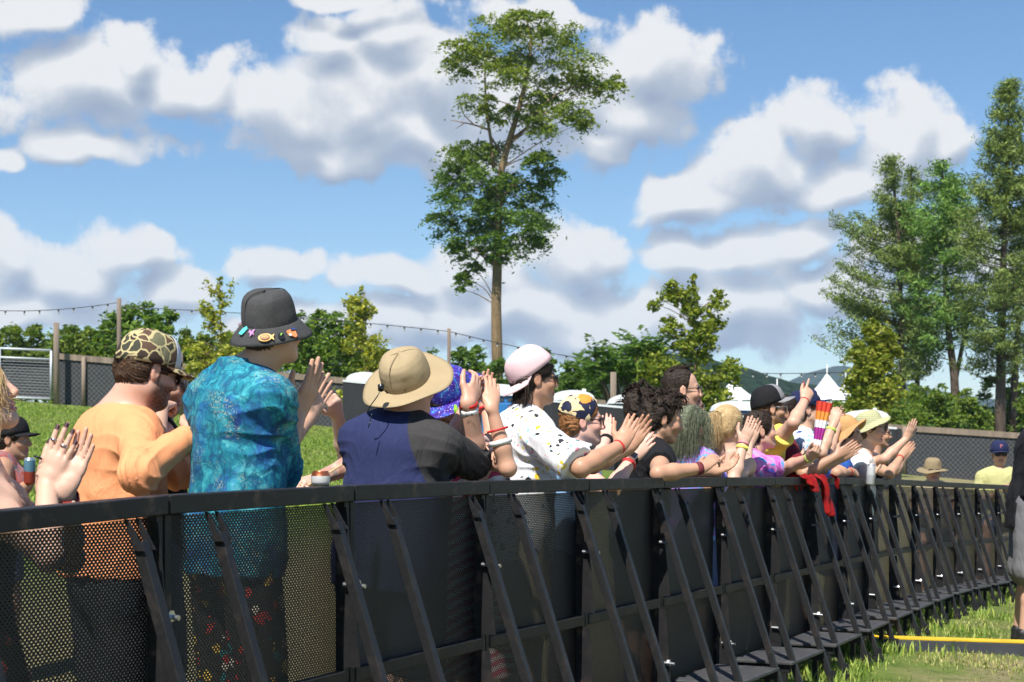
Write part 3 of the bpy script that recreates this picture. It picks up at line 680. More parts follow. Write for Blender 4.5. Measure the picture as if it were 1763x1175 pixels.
# sumac with long arching fronds
def sumac():
    D = 52.0; r = np.random.default_rng(31); s = D / FPX; base = at(1075, 700, D); base[2] = gz(base[0], D); root = empty('sumac', base)
    tag(root, 'green sumac shrub with long arching fronds left of the broad yellow green tree', 'shrub'); m = MB(); P = []; N_ = []
    for k in range(34):
        x = r.uniform(1020, 1135); y = 584 + abs(x - 1078) * .5 + r.uniform(0, 1) * 80; c = at(x, y, D + r.uniform(-1, 1))
        m.tube(smooth_path([base * 0, (c - base) * [.5, .5, .6], c - base], 6), np.linspace(.05, .02, 6), 5)
        for f in range(9):
            a = r.uniform(0, 2 * np.pi); L = r.uniform(.5, .95); t = np.linspace(0, 1, 15)[:, None]
            d = np.array([math.cos(a), math.sin(a), r.uniform(.2, 1.5)]); q = c + d * L * t + np.array([0, 0, -.62 * L]) * t ** 2
            sd = np.array([-math.sin(a), math.cos(a), 0]) * .11 * np.sin(np.clip(t * 3.0, .5, 3))
            P += [q + sd, q - sd]
    P = np.concatenate(P); m.build('stem', BARKD, root, smooth=True)
    V, F = leaves(P - base, .2, .34, .25, r); link('crown', mesh_np('crown', V, F, False, np.repeat(leafcol(len(P), (.06, .15, .03), (.21, .32, .06), r), 4, 0), [LEAF]), root)
sumac()
# conifers at right
def conifer(label, D, trunk, tw, ytop, ybot, wl, wr, n, seed, c0=(.065, .125, .03), c1=(.30, .37, .09), trunks=(), leaf=.2, gaps=.25, peak=.3):
    r = np.random.default_rng(seed); s = D / FPX; T = smooth_path(px_path(trunk, D), 16); base = T[0].copy(); base[2] = gz(base[0], D) - .1; T[0] = base
    root = empty('conifer', base); tag(root, label, 'conifer', 'tall conifers at right'); m = MB(); m.tube(T - base, np.linspace(tw[0], tw[1], 16) * s, 9)
    for tp, a, b in trunks: m.tube(smooth_path(px_path(tp, D + .4), 12) - base, np.linspace(a, b, 12) * s, 8)
    P = []
    for k in range(n):
        t = r.uniform(0, 1) ** .85; y = ytop + t * (ybot - ytop)
        side = r.uniform(-1, 1); dep = r.uniform(-1, 1)
        prof = min(1, (t / peak) ** .75) * (1 - .25 * max(0, (t - .75) / .25))
        if r.uniform() < gaps * (t > .5): continue
        x0 = np.interp(y, [p[1] for p in trunk[::-1]], [p[0] for p in trunk[::-1]])
        ex = (wl if side < 0 else wr) * prof * side * r.uniform(.55, 1.05); st = at(x0, y + abs(ex) * .35, D); 
        c = at(x0 + ex, y, D + dep * (wl + wr) * .4 * prof * s)
        m.tube(smooth_path([st, (st + c) / 2 - [0, 0, .05 * np.linalg.norm(c - st)], c], 5) - base, np.linspace(1.0, .3, 5) * s, 4)
        L = np.linalg.norm(c - st); kk = int(30 + 22 * L)
        tt = r.uniform(.3, 1.06, kk)[:, None]; q = st + (c - st) * tt + r.normal(size=(kk, 3)) * np.array([.22, .22, .09]) * (1.25 - .75 * tt)
        q[:, 2] += .16 * L * (tt[:, 0] - .4) ** 2
        P.append(q)
    P = np.concatenate(P); m.build('trunk', BARKD, root, smooth=True)
    Pn = np.repeat(P, 3, 0) + r.normal(size=(len(P) * 3, 3)) * .09
    V, F = leaves(Pn - base, leaf, .22, .9, r); col = np.repeat(leafcol(len(Pn), c0, c1, r), 4, 0)
    link('crown', mesh_np('crown', V, F, False, col, [NEEDLE]), root)
conifer('leftmost conifer, ragged and olive green, above the bright yellow green tree', 68, [(1556, 735), (1553, 600), (1548, 450), (1540, 330), (1530, 272)], (6.5, .8), 268, 660, 168, 75, 195, 41, gaps=.3, peak=.5)
conifer('short tipped dark second crown growing behind the leftmost conifer', 71, [(1580, 735), (1578, 560), (1572, 400), (1568, 290)], (5, .8), 285, 640, 66, 76, 110, 45, gaps=.3, peak=.4)
conifer('middle fresh green conifer with a forked trunk', 66, [(1646, 735), (1643, 650), (1632, 560), (1626, 440), (1625, 340), (1622, 280)], (8.5, .9), 274, 600, 96, 88, 185, 42, (.06, .15, .03), (.27, .44, .085),
        trunks=[([(1644, 660), (1658, 590), (1668, 540), (1672, 490)], 4.5, 1.5)], gaps=.45, peak=.35)
conifer('tallest conifer at the right edge with a pale upper trunk', 63, [(1722, 745), (1724, 600), (1728, 450), (1733, 300), (1738, 148)], (10, 1), 143, 640, 118, 95, 270, 43, gaps=.35, peak=.5,
        trunks=[([(1742, 745), (1748, 640), (1756, 520), (1768, 420)], 8, 2)])
conifer('conifer cut by the right edge of the view', 67, [(1795, 745), (1795, 500), (1790, 250)], (8, 1), 240, 660, 90, 60, 190, 44, gaps=.3, peak=.4)

# ---------------------------------------------------------------- grass
def in_pit(n):
    x = rng.uniform(.8, 7.5, n * 3); y = rng.uniform(8, 21, n * 3); return x, y
def strip(n, o0, o1, x0, x1, clump=0):
    """points at distance o0..o1 in front of the barrier line between screen columns x0..x1"""
    xs = rng.uniform(x0, x1, n); P = np.array([railpt(x) for x in xs]); Q = np.array([railpt(x + 6) for x in xs]); d = unit((Q - P)[:, :2]); nrm = np.stack([d[:, 1], -d[:, 0]], -1)
    o = rng.uniform(o0, o1, n)[:, None] + rng.normal(size=(n, 1)) * .04
    return P[:, :2] + nrm * o + d * rng.normal(size=(n, 1)) * .3
def patchy(P, sc, th):
    v = np.sin(P[:, 0] * sc + 1.7 * np.sin(P[:, 1] * sc * .7)) + np.sin(P[:, 1] * sc * 1.3 + P[:, 0] * sc * .6 + 1)
    return P[v + rng.normal(size=len(P)) * .5 > th]
grass('tall_grass', np.concatenate([patchy(strip(6500, .02, .42, 1440, 1760), 2.6, -.4), patchy(strip(1500, .45, .9, 1440, 1760), 2.6, .3), patchy(strip(1500, .1, .5, 1330, 1460), 3, -.2), strip(400, .1, .5, 1190, 1330)]), .04, .115, (.13, .24, .035), (.48, .54, .12), 'lush green grass growing around the barrier feet', .006)
grass('short_grass', patchy(strip(34000, .5, 3.2, 1180, 1800), 2.3, -.7), .012, .045, (.16, .24, .045), (.62, .56, .22), 'short trampled grass along the stage side of the barrier', .005)
def field_pts(n, x0, x1, d0, d1):
    D = d0 + (d1 - d0) * rng.uniform(0, 1, n) ** .8; x = rng.uniform(x0, x1, n); return np.stack([(x - CXP) / FPX * D, D], -1)
grass('meadow_grass', field_pts(42000, -40, 720, 21, 54), .03, .08, (.13, .23, .03), (.36, .44, .08), 'mown green grass of the field behind the crowd', .014)
# ---------------------------------------------------------------- people: signed distance bodies meshed with surface nets
class Cap:
    """tapered capsule, optionally squashed along the axes ax by sc"""
    def __init__(s, a, b, ra, rb, ax=None, sc=(1, 1, 1)):
        s.a = np.array(a, float); s.b = np.array(b, float); s.ra, s.rb = ra, rb
        s.ax = None if ax is None else np.array(ax, float); s.sc = np.array(sc, float)
    def box(s):
        m = max(s.ra, s.rb) * max(1, s.sc.max()); return np.minimum(s.a, s.b) - m, np.maximum(s.a, s.b) + m
    def d(s, x, y, z):
        px, py, pz = x - s.a[0], y - s.a[1], z - s.a[2]; b = s.b - s.a
        if s.ax is not None:
            q = [(px * A[0] + py * A[1] + pz * A[2]) / c for A, c in zip(s.ax, s.sc)]; px, py, pz = q
            b = (s.ax @ b) / s.sc
        t = np.clip((px * b[0] + py * b[1] + pz * b[2]) / max(b @ b, 1e-12), 0, 1)
        px, py, pz = px - t * b[0], py - t * b[1], pz - t * b[2]
        return (np.sqrt(px * px + py * py + pz * pz) - (s.ra + (s.rb - s.ra) * t)) * (1 if s.ax is None else min(1, s.sc.min()))
class Ell:
    def __init__(s, c, r, ax=None):
        s.c = np.array(c, float); s.r = np.array(r, float); s.ax = np.eye(3) if ax is None else np.array(ax, float)
    def box(s):
        m = np.sqrt(((s.ax * s.r[:, None]) ** 2).sum(0)); return s.c - m, s.c + m
    def d(s, x, y, z):
        p = (x - s.c[0], y - s.c[1], z - s.c[2]); q = [p[0] * A[0] + p[1] * A[1] + p[2] * A[2] for A in s.ax]
        k0 = np.sqrt(sum((v / r) ** 2 for v, r in zip(q, s.r))); k1 = np.sqrt(sum((v / r ** 2) ** 2 for v, r in zip(q, s.r)))
        return k0 * (k0 - 1) / np.maximum(k1, 1e-9)
class Cut:
    """a primitive limited by half spaces (point, outward normal)"""
    def __init__(s, p, planes): s.p = p; s.pl = planes
    def box(s): return s.p.box()
    def d(s, x, y, z):
        v = s.p.d(x, y, z)
        for q, n in s.pl: v = np.maximum(v, (x - q[0]) * n[0] + (y - q[1]) * n[1] + (z - q[2]) * n[2])
        return v
class SDF:
    def __init__(s): s.p = []; s.paint = []
    def u(s, prim, k=.015): s.p.append((prim, k, 1)); return s
    def sub(s, prim, k=.01): s.p.append((prim, k, -1)); return s
    def keep(s, q, n, k=0): s.p.append(((np.array(q, float), np.array(n, float)), k, 0)); return s
    def mesh(s, vox, zc=None, zstep=.014):
        lo = np.min([p.box()[0] for p, k, o in s.p if o == 1], 0) - 2.5 * vox - .006; hi = np.max([p.box()[1] for p, k, o in s.p if o == 1], 0) + 2.5 * vox + .006
        xs = np.arange(lo[0], hi[0] + vox, vox); ys = np.arange(lo[1], hi[1] + vox, vox)
        if zc is not None and zc > lo[2] + .05: zs = np.concatenate([np.arange(lo[2], zc, zstep), np.arange(zc, hi[2] + vox, vox)])
        else: zs = np.arange(lo[2], hi[2] + vox, vox)
        V = np.full((len(xs), len(ys), len(zs)), .08, np.float32); X = [v.astype(np.float32) for v in (xs, ys, zs)]
        for p, k, op in s.p:
            if op == 0:
                q, n = p; V = np.maximum(V, ((X[0] - q[0]) * n[0])[:, None, None] + ((X[1] - q[1]) * n[1])[None, :, None] + ((X[2] - q[2]) * n[2])[None, None, :]); continue
            l, h = p.box(); m = k + .022; sl = tuple(slice(max(0, np.searchsorted(a, l[i] - m) - 1), np.searchsorted(a, h[i] + m) + 1) for i, a in enumerate(X))
            if any(q.stop - q.start < 1 for q in sl): continue
            d = p.d(X[0][sl[0]][:, None, None], X[1][sl[1]][None, :, None], X[2][sl[2]][None, None, :]).astype(np.float32); A = V[sl]
            if op == 1:
                if k > 0: hh = np.clip(.5 + .5 * (A - d) / k, 0, 1); V[sl] = A + (d - A) * hh - k * hh * (1 - hh)
                else: V[sl] = np.minimum(A, d)
            else:
                if k > 0: hh = np.clip(.5 - .5 * (A + d) / k, 0, 1); V[sl] = A + (-d - A) * hh + k * hh * (1 - hh)
                else: V[sl] = np.maximum(A, -d)
        return surfnets(V, *X)
def surfnets(V, xs, ys, zs):
    s = V < 0
    c = np.zeros(tuple(n - 1 for n in s.shape), np.uint8)
    offs = [(i, j, k) for i in (0, 1) for j in (0, 1) for k in (0, 1)]
    for i, j, k in offs: c += s[i:s.shape[0] - 1 + i, j:s.shape[1] - 1 + j, k:s.shape[2] - 1 + k]
    act = (c > 0) & (c < 8); I = np.argwhere(act); n = len(I); ID = np.full(act.shape, -1, np.int32); ID[act] = np.arange(n)
    val = np.stack([V[I[:, 0] + i, I[:, 1] + j, I[:, 2] + k] for i, j, k in offs], 1)
    pos = np.stack([np.stack([xs[I[:, 0] + i], ys[I[:, 1] + j], zs[I[:, 2] + k]], -1) for i, j, k in offs], 1)
    acc = np.zeros((n, 3)); cnt = np.zeros(n)
    for a in range(8):
        for b in range(a + 1, 8):
            if sum(abs(p - q) for p, q in zip(offs[a], offs[b])) != 1: continue
            m = (val[:, a] < 0) != (val[:, b] < 0); den = val[:, a] - val[:, b]; t = np.where(m, val[:, a] / np.where(np.abs(den) < 1e-12, 1, den), 0)
            acc += (pos[:, a] + t[:, None] * (pos[:, b] - pos[:, a])) * m[:, None]; cnt += m
    P = acc / cnt[:, None]; F = []
    for ax in range(3):
        o = [q for q in range(3) if q != ax]
        A = s.take(range(0, s.shape[ax] - 1), ax); B = s.take(range(1, s.shape[ax]), ax); E = np.argwhere(A != B)
        ok = np.all([(E[:, q] > 0) & (E[:, q] < s.shape[q] - 1) for q in o], 0); E = E[ok]
        fl = A[tuple(E.T)]
        def cell(d0, d1):
            e = E.copy(); e[:, o[0]] += d0; e[:, o[1]] += d1; return ID[tuple(e.T)]
        Q = np.stack([cell(-1, -1), cell(0, -1), cell(0, 0), cell(-1, 0)], -1)
        if ax == 1: fl = ~fl
        Q[~fl] = Q[~fl][:, ::-1]; F.append(Q)
    F = np.concatenate(F); F = F[(F >= 0).all(1)]
    return P, F
def vnormals(P, F):
    n = np.cross(P[F[:, 2]] - P[F[:, 0]], P[F[:, 3]] - P[F[:, 1]]); N_ = np.zeros_like(P)
    for k in range(4):
        for a in range(3): N_[:, a] += np.bincount(F[:, k], n[:, a], len(P))
    return unit(N_)
def ripple(P, scale, seed=0, oct=3):
    """smooth pseudo noise in about -1..1"""
    r = np.random.default_rng(seed); v = np.zeros(len(P)); a = 1.0; tot = 0
    for o in range(oct):
        for q in range(3):
            d = unit(r.normal(size=3)) * scale * (1.9 ** o); w = unit(r.normal(size=3)) * scale * .6
            v += a * np.sin(P @ d + 1.6 * np.sin(P @ w + r.uniform(0, 6)) + r.uniform(0, 6)); tot += a * .75
        a *= .5
    return v / tot
def sstep(a, b, x): t = np.clip((x - a) / (b - a), 0, 1); return t * t * (3 - 2 * t)

SKIN = None
def skinmat():
    m, nt, b, o = newmat('skin'); a = N(nt, 'ShaderNodeAttribute', attribute_name='Col').outputs['Color']; v = objc(nt)
    n = noise(nt, v, 28, 4, .6); c = mix(nt, .35, a, mix(nt, n, (.75, .62, .58), (1.12, 1.05, 1.0)), 'MULTIPLY')
    put(nt, b, 'Base Color', c); b.inputs['Roughness'].default_value = .48; b.inputs['Specular IOR Level'].default_value = .42
    b.inputs['Subsurface Weight'].default_value = .12; b.inputs['Subsurface Radius'].default_value = (.012, .005, .003); b.inputs['Subsurface Scale'].default_value = .6
    bump(nt, b, noise(nt, v, 160, 3), .10, .003); return m
SKIN = skinmat()
def cloth(name, colfn, rough=.8, weave=.06, fold=.6):
    """colfn(nt, objcoord) -> colour socket or tuple"""
    if name in MATS: return MATS[name]
    m, nt, b, o = newmat(name); v = objc(nt); c = colfn(nt, v) if callable(colfn) else colfn
    if isinstance(c, tuple):
        n = noise(nt, v, 14, 4); c = mix(nt, n, tuple(np.array(c) * .86), tuple(np.minimum(np.array(c) * 1.12, 1)))
    put(nt, b, 'Base Color', c); b.inputs['Roughness'].default_value = rough; b.inputs['Specular IOR Level'].default_value = .25
    b.inputs['Sheen Weight'].default_value = .0
    f = noise(nt, N(nt, 'ShaderNodeMapping', ins={'Vector': v, 'Scale': (1, 1, .45), 'Rotation': (0, .5, .3)}).outputs[0], 11, 4, .5, .8)
    f2 = noise(nt, v, 420, 2)
    bump(nt, b, mth(nt, 'ADD', mth(nt, 'MULTIPLY', f, 1.0), mth(nt, 'MULTIPLY', f2, weave)), fold, .028); MATS[name] = m; return m
def hairmat(name, c0, c1, rough=.45):
    if name in MATS: return MATS[name]
    m, nt, b, o = newmat(name); v = objc(nt)
    n = noise(nt, v, 42, 4, .7, 1.2); put(nt, b, 'Base Color', ramp(nt, n, [(.32, c0), (.68, c1)])); b.inputs['Roughness'].default_value = rough
    b.inputs['Specular IOR Level'].default_value = .22; bump(nt, b, noise(nt, v, 130, 4, .7, .8), .5, .01); MATS[name] = m; return m

def solve(P0, x, y, L, sign, Dref):
    """point on the sight line of (x, y) at bone length L from P0; sign +1 farther, -1 nearer"""
    o = np.array([0, 0, CH]); d = at(x, y, 1.0) - o; a = d @ d; w = o - P0; b = w @ d; c = w @ w - L * L; q = b * b - a * c
    t = -b / a if q <= 0 else (-b + (1 if sign > 0 else -1) * math.sqrt(q)) / a
    return o + d * t
def norm(v): v = np.array(v, float); return v / np.linalg.norm(v)

class Person:
    def __init__(s, label, D, neck, yaw, lean=(0, 0), head=None, size=1.0, build=1.0, shw=.175, torso=.50, skin=(.60, .38, .285), group=None, sole=0, foot=None, bust=0, neckr=.056, armr=1.0, hs=1.0, vox=None):
        s.D = D; s.S = size; s.lab = label; s.vox = vox or min(.0065, max(.0040, .00078 * D)); s.skin = np.array(skin)
        s.neck = at(neck[0], neck[1], D); yw = R(yaw); s.fwd0 = np.array([math.cos(yw), math.sin(yw), 0]); s.right = np.array([math.sin(yw), -math.cos(yw), 0])
        s.up = norm((lean[0], lean[1], 1)); s.fwd = norm(np.cross(s.up, s.right)); s.right = np.cross(s.fwd, s.up)
        s.pel = s.neck - s.up * torso * size; s.shw = shw * size; s.b = build; s.armr = armr
        fx, fy = (s.pel[0], s.pel[1]) if foot is None else foot
        s.base = np.array([fx, fy, gz(fx, fy) + sole]); s.body = SDF(); s.root = None; s.kids = []
        s.sh = {k: s.neck - s.up * .088 * size + s.right * g * s.shw for k, g in (('R', 1), ('L', -1))}
        hx, hy, hyaw, pit, roll = head[:5]; hd = head[5] if len(head) > 5 else 0
        s.hs = hs * size; s.O = at(hx, hy, D + hd); Y = R(hyaw); f = np.array([math.cos(Y), math.sin(Y), 0]); l = np.array([-math.sin(Y), math.cos(Y), 0]); u = np.array([0, 0, 1.])
        p = R(pit); f, u = f * math.cos(p) + u * math.sin(p), u * math.cos(p) - f * math.sin(p)
        q = R(roll); l, u = l * math.cos(q) + u * math.sin(q), u * math.cos(q) - l * math.sin(q)
        s.f, s.l, s.u = f, l, u; s.H = np.array([f, l, u]); s.arm = {}; s.hand = {}; s.bust = bust; s.neckr = neckr
        s.torso_body(); s.head_body()
    def hp(s, f, l, u): return s.O + (s.f * f + s.l * l + s.u * u) * s.hs
    def tp(s, r, f, u): return s.pel + s.right * r + s.fwd * f + s.up * u       # point in torso axes
    def torso_prims(s, inf=0.0, top=True):
        b = s.b; S = s.S; ax = (s.right, s.fwd, s.up); h = np.dot(s.neck - s.pel, s.up)
        P = [(Cap(s.pel, s.tp(0, .01, h * .38), .165 * b * S + inf, .152 * b * S + inf, ax, (1, .74 + .12 * (b - 1), 1)), .03),
             (Cap(s.tp(0, .01, h * .38), s.tp(0, .0, h * .70), .152 * b * S + inf, .168 * min(b, 1.12) * S + inf, ax, (1, .70 + .1 * (b - 1), 1)), .04)]
        r0 = .061 * S * min(b, 1.15) + inf * .7
        P.append((Cap(s.sh['R'] - s.right * .02, s.sh['L'] + s.right * .02, r0, r0), .07))
        for k in 'RL': P.append((Cap(s.neck - s.up * .012, s.sh[k] + s.up * .010, .044 * S + inf * .5, .042 * S + inf * .6, None), .045))
        if s.bust:
            for g in (-1, 1): P.append((Ell(s.tp(g * .075, .10 * b, h * .66), (.07 + inf, .06 + inf, .075 + inf), ax), .04))
        return P
    def torso_body(s):
        for p, k in s.torso_prims(0): s.body.u(p, k)
    def legs(s, stance=.11, bend=0.03):
        h = np.dot(s.neck - s.pel, s.up); s.kn = {}; s.ft = {}
        for k, g in (('R', 1), ('L', -1)):
            hip = s.pel + s.right * g * .09 * s.b - s.up * .04; ft = np.array([s.base[0], s.base[1], s.base[2] + .085]) + np.array([s.right[0], s.right[1], 0]) * g * stance
            kn = (hip + ft) / 2 + s.fwd0 * bend; s.kn[k] = kn; s.ft[k] = ft; s.hip = getattr(s, 'hip', {}); s.hip[k] = hip
            s.body.u(Cap(hip, kn, .082 * s.b, .056), .03).u(Cap(kn, kn * .55 + ft * .45, .055, .054), .02).u(Cap(kn * .55 + ft * .45, ft, .054, .036), .02)
            s.body.u(Cap(ft - [0, 0, .045], ft + s.fwd0 * .13 - [0, 0, .055], .036, .028), .02)
    def head_body(s):
        B = s.body; h = s.hs; H = s.H; hp = s.hp
        def E(f, l, u, a, b, c, k=.02): B.u(Ell(hp(f, l, u), (a * h, b * h, c * h), H), k)
        B.u(Cap(s.neck - s.up * .03, hp(-.022, 0, -.065), s.neckr * s.S * 1.08, s.neckr * s.S * .96), .035)
        B.u(Cap(s.neck + s.fwd * .01 - s.up * .02, hp(.005, 0, -.075), s.neckr * s.S * .9, s.neckr * s.S * .8), .03)
        E(-.012, 0, .036, .098, .077, .088, .03); E(.028, 0, -.028, .064, .060, .078, .03)
        for g in (-1, 1):
            B.u(Cap(hp(.0, g * .052, -.058), hp(.062, g * .018, -.100), .017 * h, .016 * h), .03); E(.062, g * .040, -.030, .027, .024, .024, .02)
            B.u(Cap(hp(.084, g * .008, .020), hp(.074, g * .044, .016), .012 * h, .010 * h), .014)
            B.sub(Ell(hp(.098, g * .032, -.002), (.016 * h, .019 * h, .013 * h), H), .010); E(.076, g * .031, -.001, .0135, .0135, .0125, .004)
            B.u(Ell(hp(-.008, g * .079, -.006), (.019 * h, .009 * h, .033 * h), H), .008); B.sub(Ell(hp(-.001, g * .089, -.004), (.011 * h, .007 * h, .019 * h), H), .006)
        E(.070, 0, -.096, .021, .024, .020, .02)
        B.u(Cap(hp(.086, 0, .012), hp(.108, 0, -.030), .009 * h, .0115 * h), .012)
        for g in (-1, 1): E(.100, g * .011, -.036, .011, .009, .0085, .006)
        s.mouth()
    def mouth(s):
        B = s.body; h = s.hs
        for u, r in ((-.060, .0068), (-.073, .0075)):
            B.u(Cap(s.hp(.0865, -.018, u - .001), s.hp(.0905, 0, u + .001), r * .8 * h, r * h), .006).u(Cap(s.hp(.0905, 0, u + .001), s.hp(.0865, .018, u - .001), r * h, r * .8 * h), .006)
        B.sub(Ell(s.hp(.098, 0, -.0668), (.012 * h, .023 * h, .0020 * h), s.H), .003)
    def open_mouth(s, r=.011):
        h = s.hs; s.body.sub(Ell(s.hp(.092, 0, -.069), (.028 * h, .022 * h, r * h), s.H), .004); s.opn = r
    def limb(s, k, el, wr, tip, pn=None, curl=.08, spread=.5, Lu=None, Lf=None, Lh=.182, thumb=.75, fan=0, nails=None, point=False):
        """el, wr, tip: (px, py, +1 | -1) with the sign choosing the farther or nearer solution"""
        S = s.S; Lu = (Lu or .29) * S; Lf = (Lf or .255) * S; A = s.sh[k]; E = solve(A, el[0], el[1], Lu, el[2], s.D); Wp = solve(E, wr[0], wr[1], Lf, wr[2], s.D); T = solve(Wp, tip[0], tip[1], Lh * S, tip[2], s.D)
        s.limb3(k, E, Wp, T, pn, curl, spread, thumb, nails, point, Lh)
    def limb3(s, k, E, Wp, T, pn=None, curl=.08, spread=.5, thumb=.75, nails=None, point=False, Lh=.182):
        B = s.body; S = s.S * s.armr; A = s.sh[k]; s.arm[k] = (A, E, Wp)
        B.u(Cap(A, A * .45 + E * .55, .052 * S, .046 * S), .035).u(Cap(A * .5 + E * .5, E, .046 * S, .039 * S), .02)
        m = E * .68 + Wp * .32; d = norm(Wp - E); B.u(Cap(E, m, .040 * S, .0415 * S), .015).u(Cap(m, Wp, .0415 * S, .0265 * S), .02)
        e = norm(E - A); B.u(Ell(E + norm(e - d) * .007, (.033 * S,) * 3), .02)
        s.make_hand(k, Wp, T, pn, curl, spread, thumb, nails, point, Lh)
    def make_hand(s, k, W0, T, pn, curl, spread, thumb, nails, point, Lh):
        B = s.body; S = s.S; q = Lh / .182 * S; dr = norm(T - W0)
        if pn is None: pn = (0, 1, 0) if k == 'R' else (0, -1, 0)
        pn = np.array(pn, float); pn = norm(pn - dr * (pn @ dr)); th = np.cross(dr, pn) * (1 if k == 'R' else -1)
        ax = (dr, th, pn); s.hand[k] = (W0, dr, pn, th)
        pc = W0 + dr * .050 * q
        B.u(Cap(W0 - dr * .012, W0 + dr * .025 * q, .025 * S, .027 * S, ax, (1, 1.1, .78)), .012)
        B.u(Cap(W0 + dr * .030 * q + th * .003, W0 + dr * .061 * q, .032 * q, .0365 * q, ax, (1, 1, .40)), .014)
        fo = {'i': (.0265, .092, .076, .0088), 'm': (.0090, .096, .086, .0090), 'r': (-.0088, .092, .079, .0086), 'p': (-.0255, .083, .062, .0077)}
        s.tips = getattr(s, 'tips', {}); tl = []
        for j, (n, (o, st, L, r)) in enumerate(fo.items()):
            c = curl if not isinstance(curl, (tuple, list)) else curl[j]
            K = W0 + dr * st * q * .93 + th * o * q; a = (o / .03) * .15 * spread; fd = norm(dr * math.cos(a) + th * math.sin(a))
            segs = [.46, .30, .24]; ang = 0; p = K; r0 = r * q; sum_ = [.55, .9, .75]
            B.u(Cap(K - dr * .022 * q, K, r0 * 1.02, r0 * 1.06), .006)
            for i in range(3):
                ang += c * sum_[i] * 1.75; v = fd * math.cos(ang) + pn * math.sin(ang); p2 = p + v * L * q * segs[i] * (1.0 if i else 1.05)
                B.u(Cap(p, p2, r0 * (1.03 - .09 * i), r0 * (.95 - .09 * i)), .0022); p = p2
            tl.append(p)
            if nails is not None:
                dn = -(pn * math.cos(ang) - fd * math.sin(ang)); B.paint.append((Ell(p - v * .004 + dn * r0 * .75, (.0075, .0075, .0075)), np.array(nails), .004))
        s.tips[k] = tl
        # thumb leaves the side of the palm near its base
        t0 = W0 + dr * .022 * q + th * .022 * q + pn * .006; t1 = t0 + norm(dr * .72 + th * thumb + pn * .25) * .042 * q; t2 = t1 + norm(dr * .95 + th * thumb * .55 + pn * .2) * .034 * q; t3 = t2 + norm(dr + th * thumb * .25 + pn * .15) * .026 * q
        B.u(Cap(t0, t1, .0155 * q, .0125 * q), .012).u(Cap(t1, t2, .0118 * q, .0105 * q), .003).u(Cap(t2, t3, .0105 * q, .0085 * q), .003)
        if nails is not None: B.paint.append((Ell(t3 - pn * .007, (.0085,) * 3), np.array(nails), .004))
        tl.append(t3)
    # ---- meshing
    def finish(s, lips=(.42, .16, .14), brow=(.08, .05, .03), iris=(.05, .04, .03), beard=None, beardlow=False, blush=.25, freckle=0, group=None, zc=None, tattoo=None):
        P, F = s.body.mesh(s.vox, s.pel[2] - .02 if zc is None else zc)
        col = np.tile(s.skin, (len(P), 1)); x, y, z = P[:, 0], P[:, 1], P[:, 2]
        q = (P - s.O) @ s.H.T / s.hs; hd = (np.abs(q).max(1) < .16)
        mot = ripple(P, 60, 3)[:, None]; col = col * (1 + .05 * mot)
        def dab(prim, c, w, st=1.0, cond=None):
            nonlocal col
            d = prim.d(x, y, z); t = (1 - sstep(0, w, d))[:, None] * st
            if cond is not None: t = t * cond[:, None]
            col = col * (1 - t) + np.array(c) * t
        h = s.hs; E = lambda f, l, u, a, b, c: Ell(s.hp(f, l, u), (a * h, b * h, c * h), s.H)
        red = s.skin * np.array([1.02, .74, .70])
        for g in (-1, 1): dab(E(.07, g * .043, -.03, .03, .025, .022), red, .02, blush); dab(E(-.008, g * .083, -.006, .02, .012, .034), red, .01, blush)
        dab(E(.11, 0, -.03, .012, .014, .014), red, .01, blush)
        for i in range(len(s.tips) if hasattr(s, 'tips') else 0):
            for t in list(s.tips.values())[i]: dab(Ell(t, (.012,) * 3), red, .012, blush)
        if beard is not None:
            low = (q[:, 0] > -.012) & (q[:, 2] < (-.045 + .02 * (q[:, 0] < .05)) ) & (q[:, 2] > -.135) & hd
            w = sstep(-.02, .02, q[:, 0]) * sstep(-.03, -.05, q[:, 2]) * sstep(-.15, -.11, q[:, 2]) * hd
            w = np.maximum(w, hd * sstep(.012, .0, np.abs(q[:, 0] - .012)) * sstep(.055, .06, np.abs(q[:, 1])) * (q[:, 2] < -.0) * (q[:, 2] > -.11))
            w = w * (1 - hd * sstep(.03, .02, np.abs(q[:, 1])) * (q[:, 0] > .095) * (q[:, 2] > -.05))
            t = (w * np.clip(.82 + .35 * ripple(P, 420, 9), 0, 1) * beard[1])[:, None]; col = col * (1 - t) + np.array(beard[0]) * t
        if hasattr(s, 'opn'):
            dab(E(.084, 0, -.069, .026, .021, s.opn), (.10, .025, .025), .003)
            dab(E(.086, 0, -.069 + s.opn * .72, .02, .017, s.opn * .34), (.72, .68, .62), .002)
        for u_, r in ((-.060, .006), (-.0735, .007)):
            rr = (s.opn if hasattr(s, 'opn') else 0); uu = u_ + (rr if u_ > -.065 else -rr) * .75
            dab(Cap(s.hp(.088, -.019, uu), s.hp(.088, .019, uu), r * h, r * h, s.H, (1.6, 1, 1)), lips, .005, .85)
        for g in (-1, 1):
            dab(Cap(s.hp(.092, g * .014, .021), s.hp(.078, g * .048, .022), .0055 * h, .004 * h, s.H, (2.2, 1, 1)), brow, .004, .85)
            ey = E(.086, g * .031, -.001, .012, .0135, .0065); dab(ey, (.62, .58, .55), .003); dab(E(.092, g * .031, -.001, .010, .0062, .0066), iris, .002)
            dab(Cap(s.hp(.088, g * .018, .0055), s.hp(.082, g * .046, .0035), .0022 * h, .0022 * h), brow, .003, .8)
        for pr, c, w in s.body.paint: dab(pr, c, w)
        if tattoo: col = tattoo(s, P, col)
        o = link('person', mesh_np('person', P - s.base, F, True, np.clip(col, 0, 1), [SKIN]), None, s.base); tag(o, s.lab, 'person', group or 'people of the crowd'); s.root = o
        for a in s.kids: a()
        return o
    def later(s, fn): s.kids.append(fn)
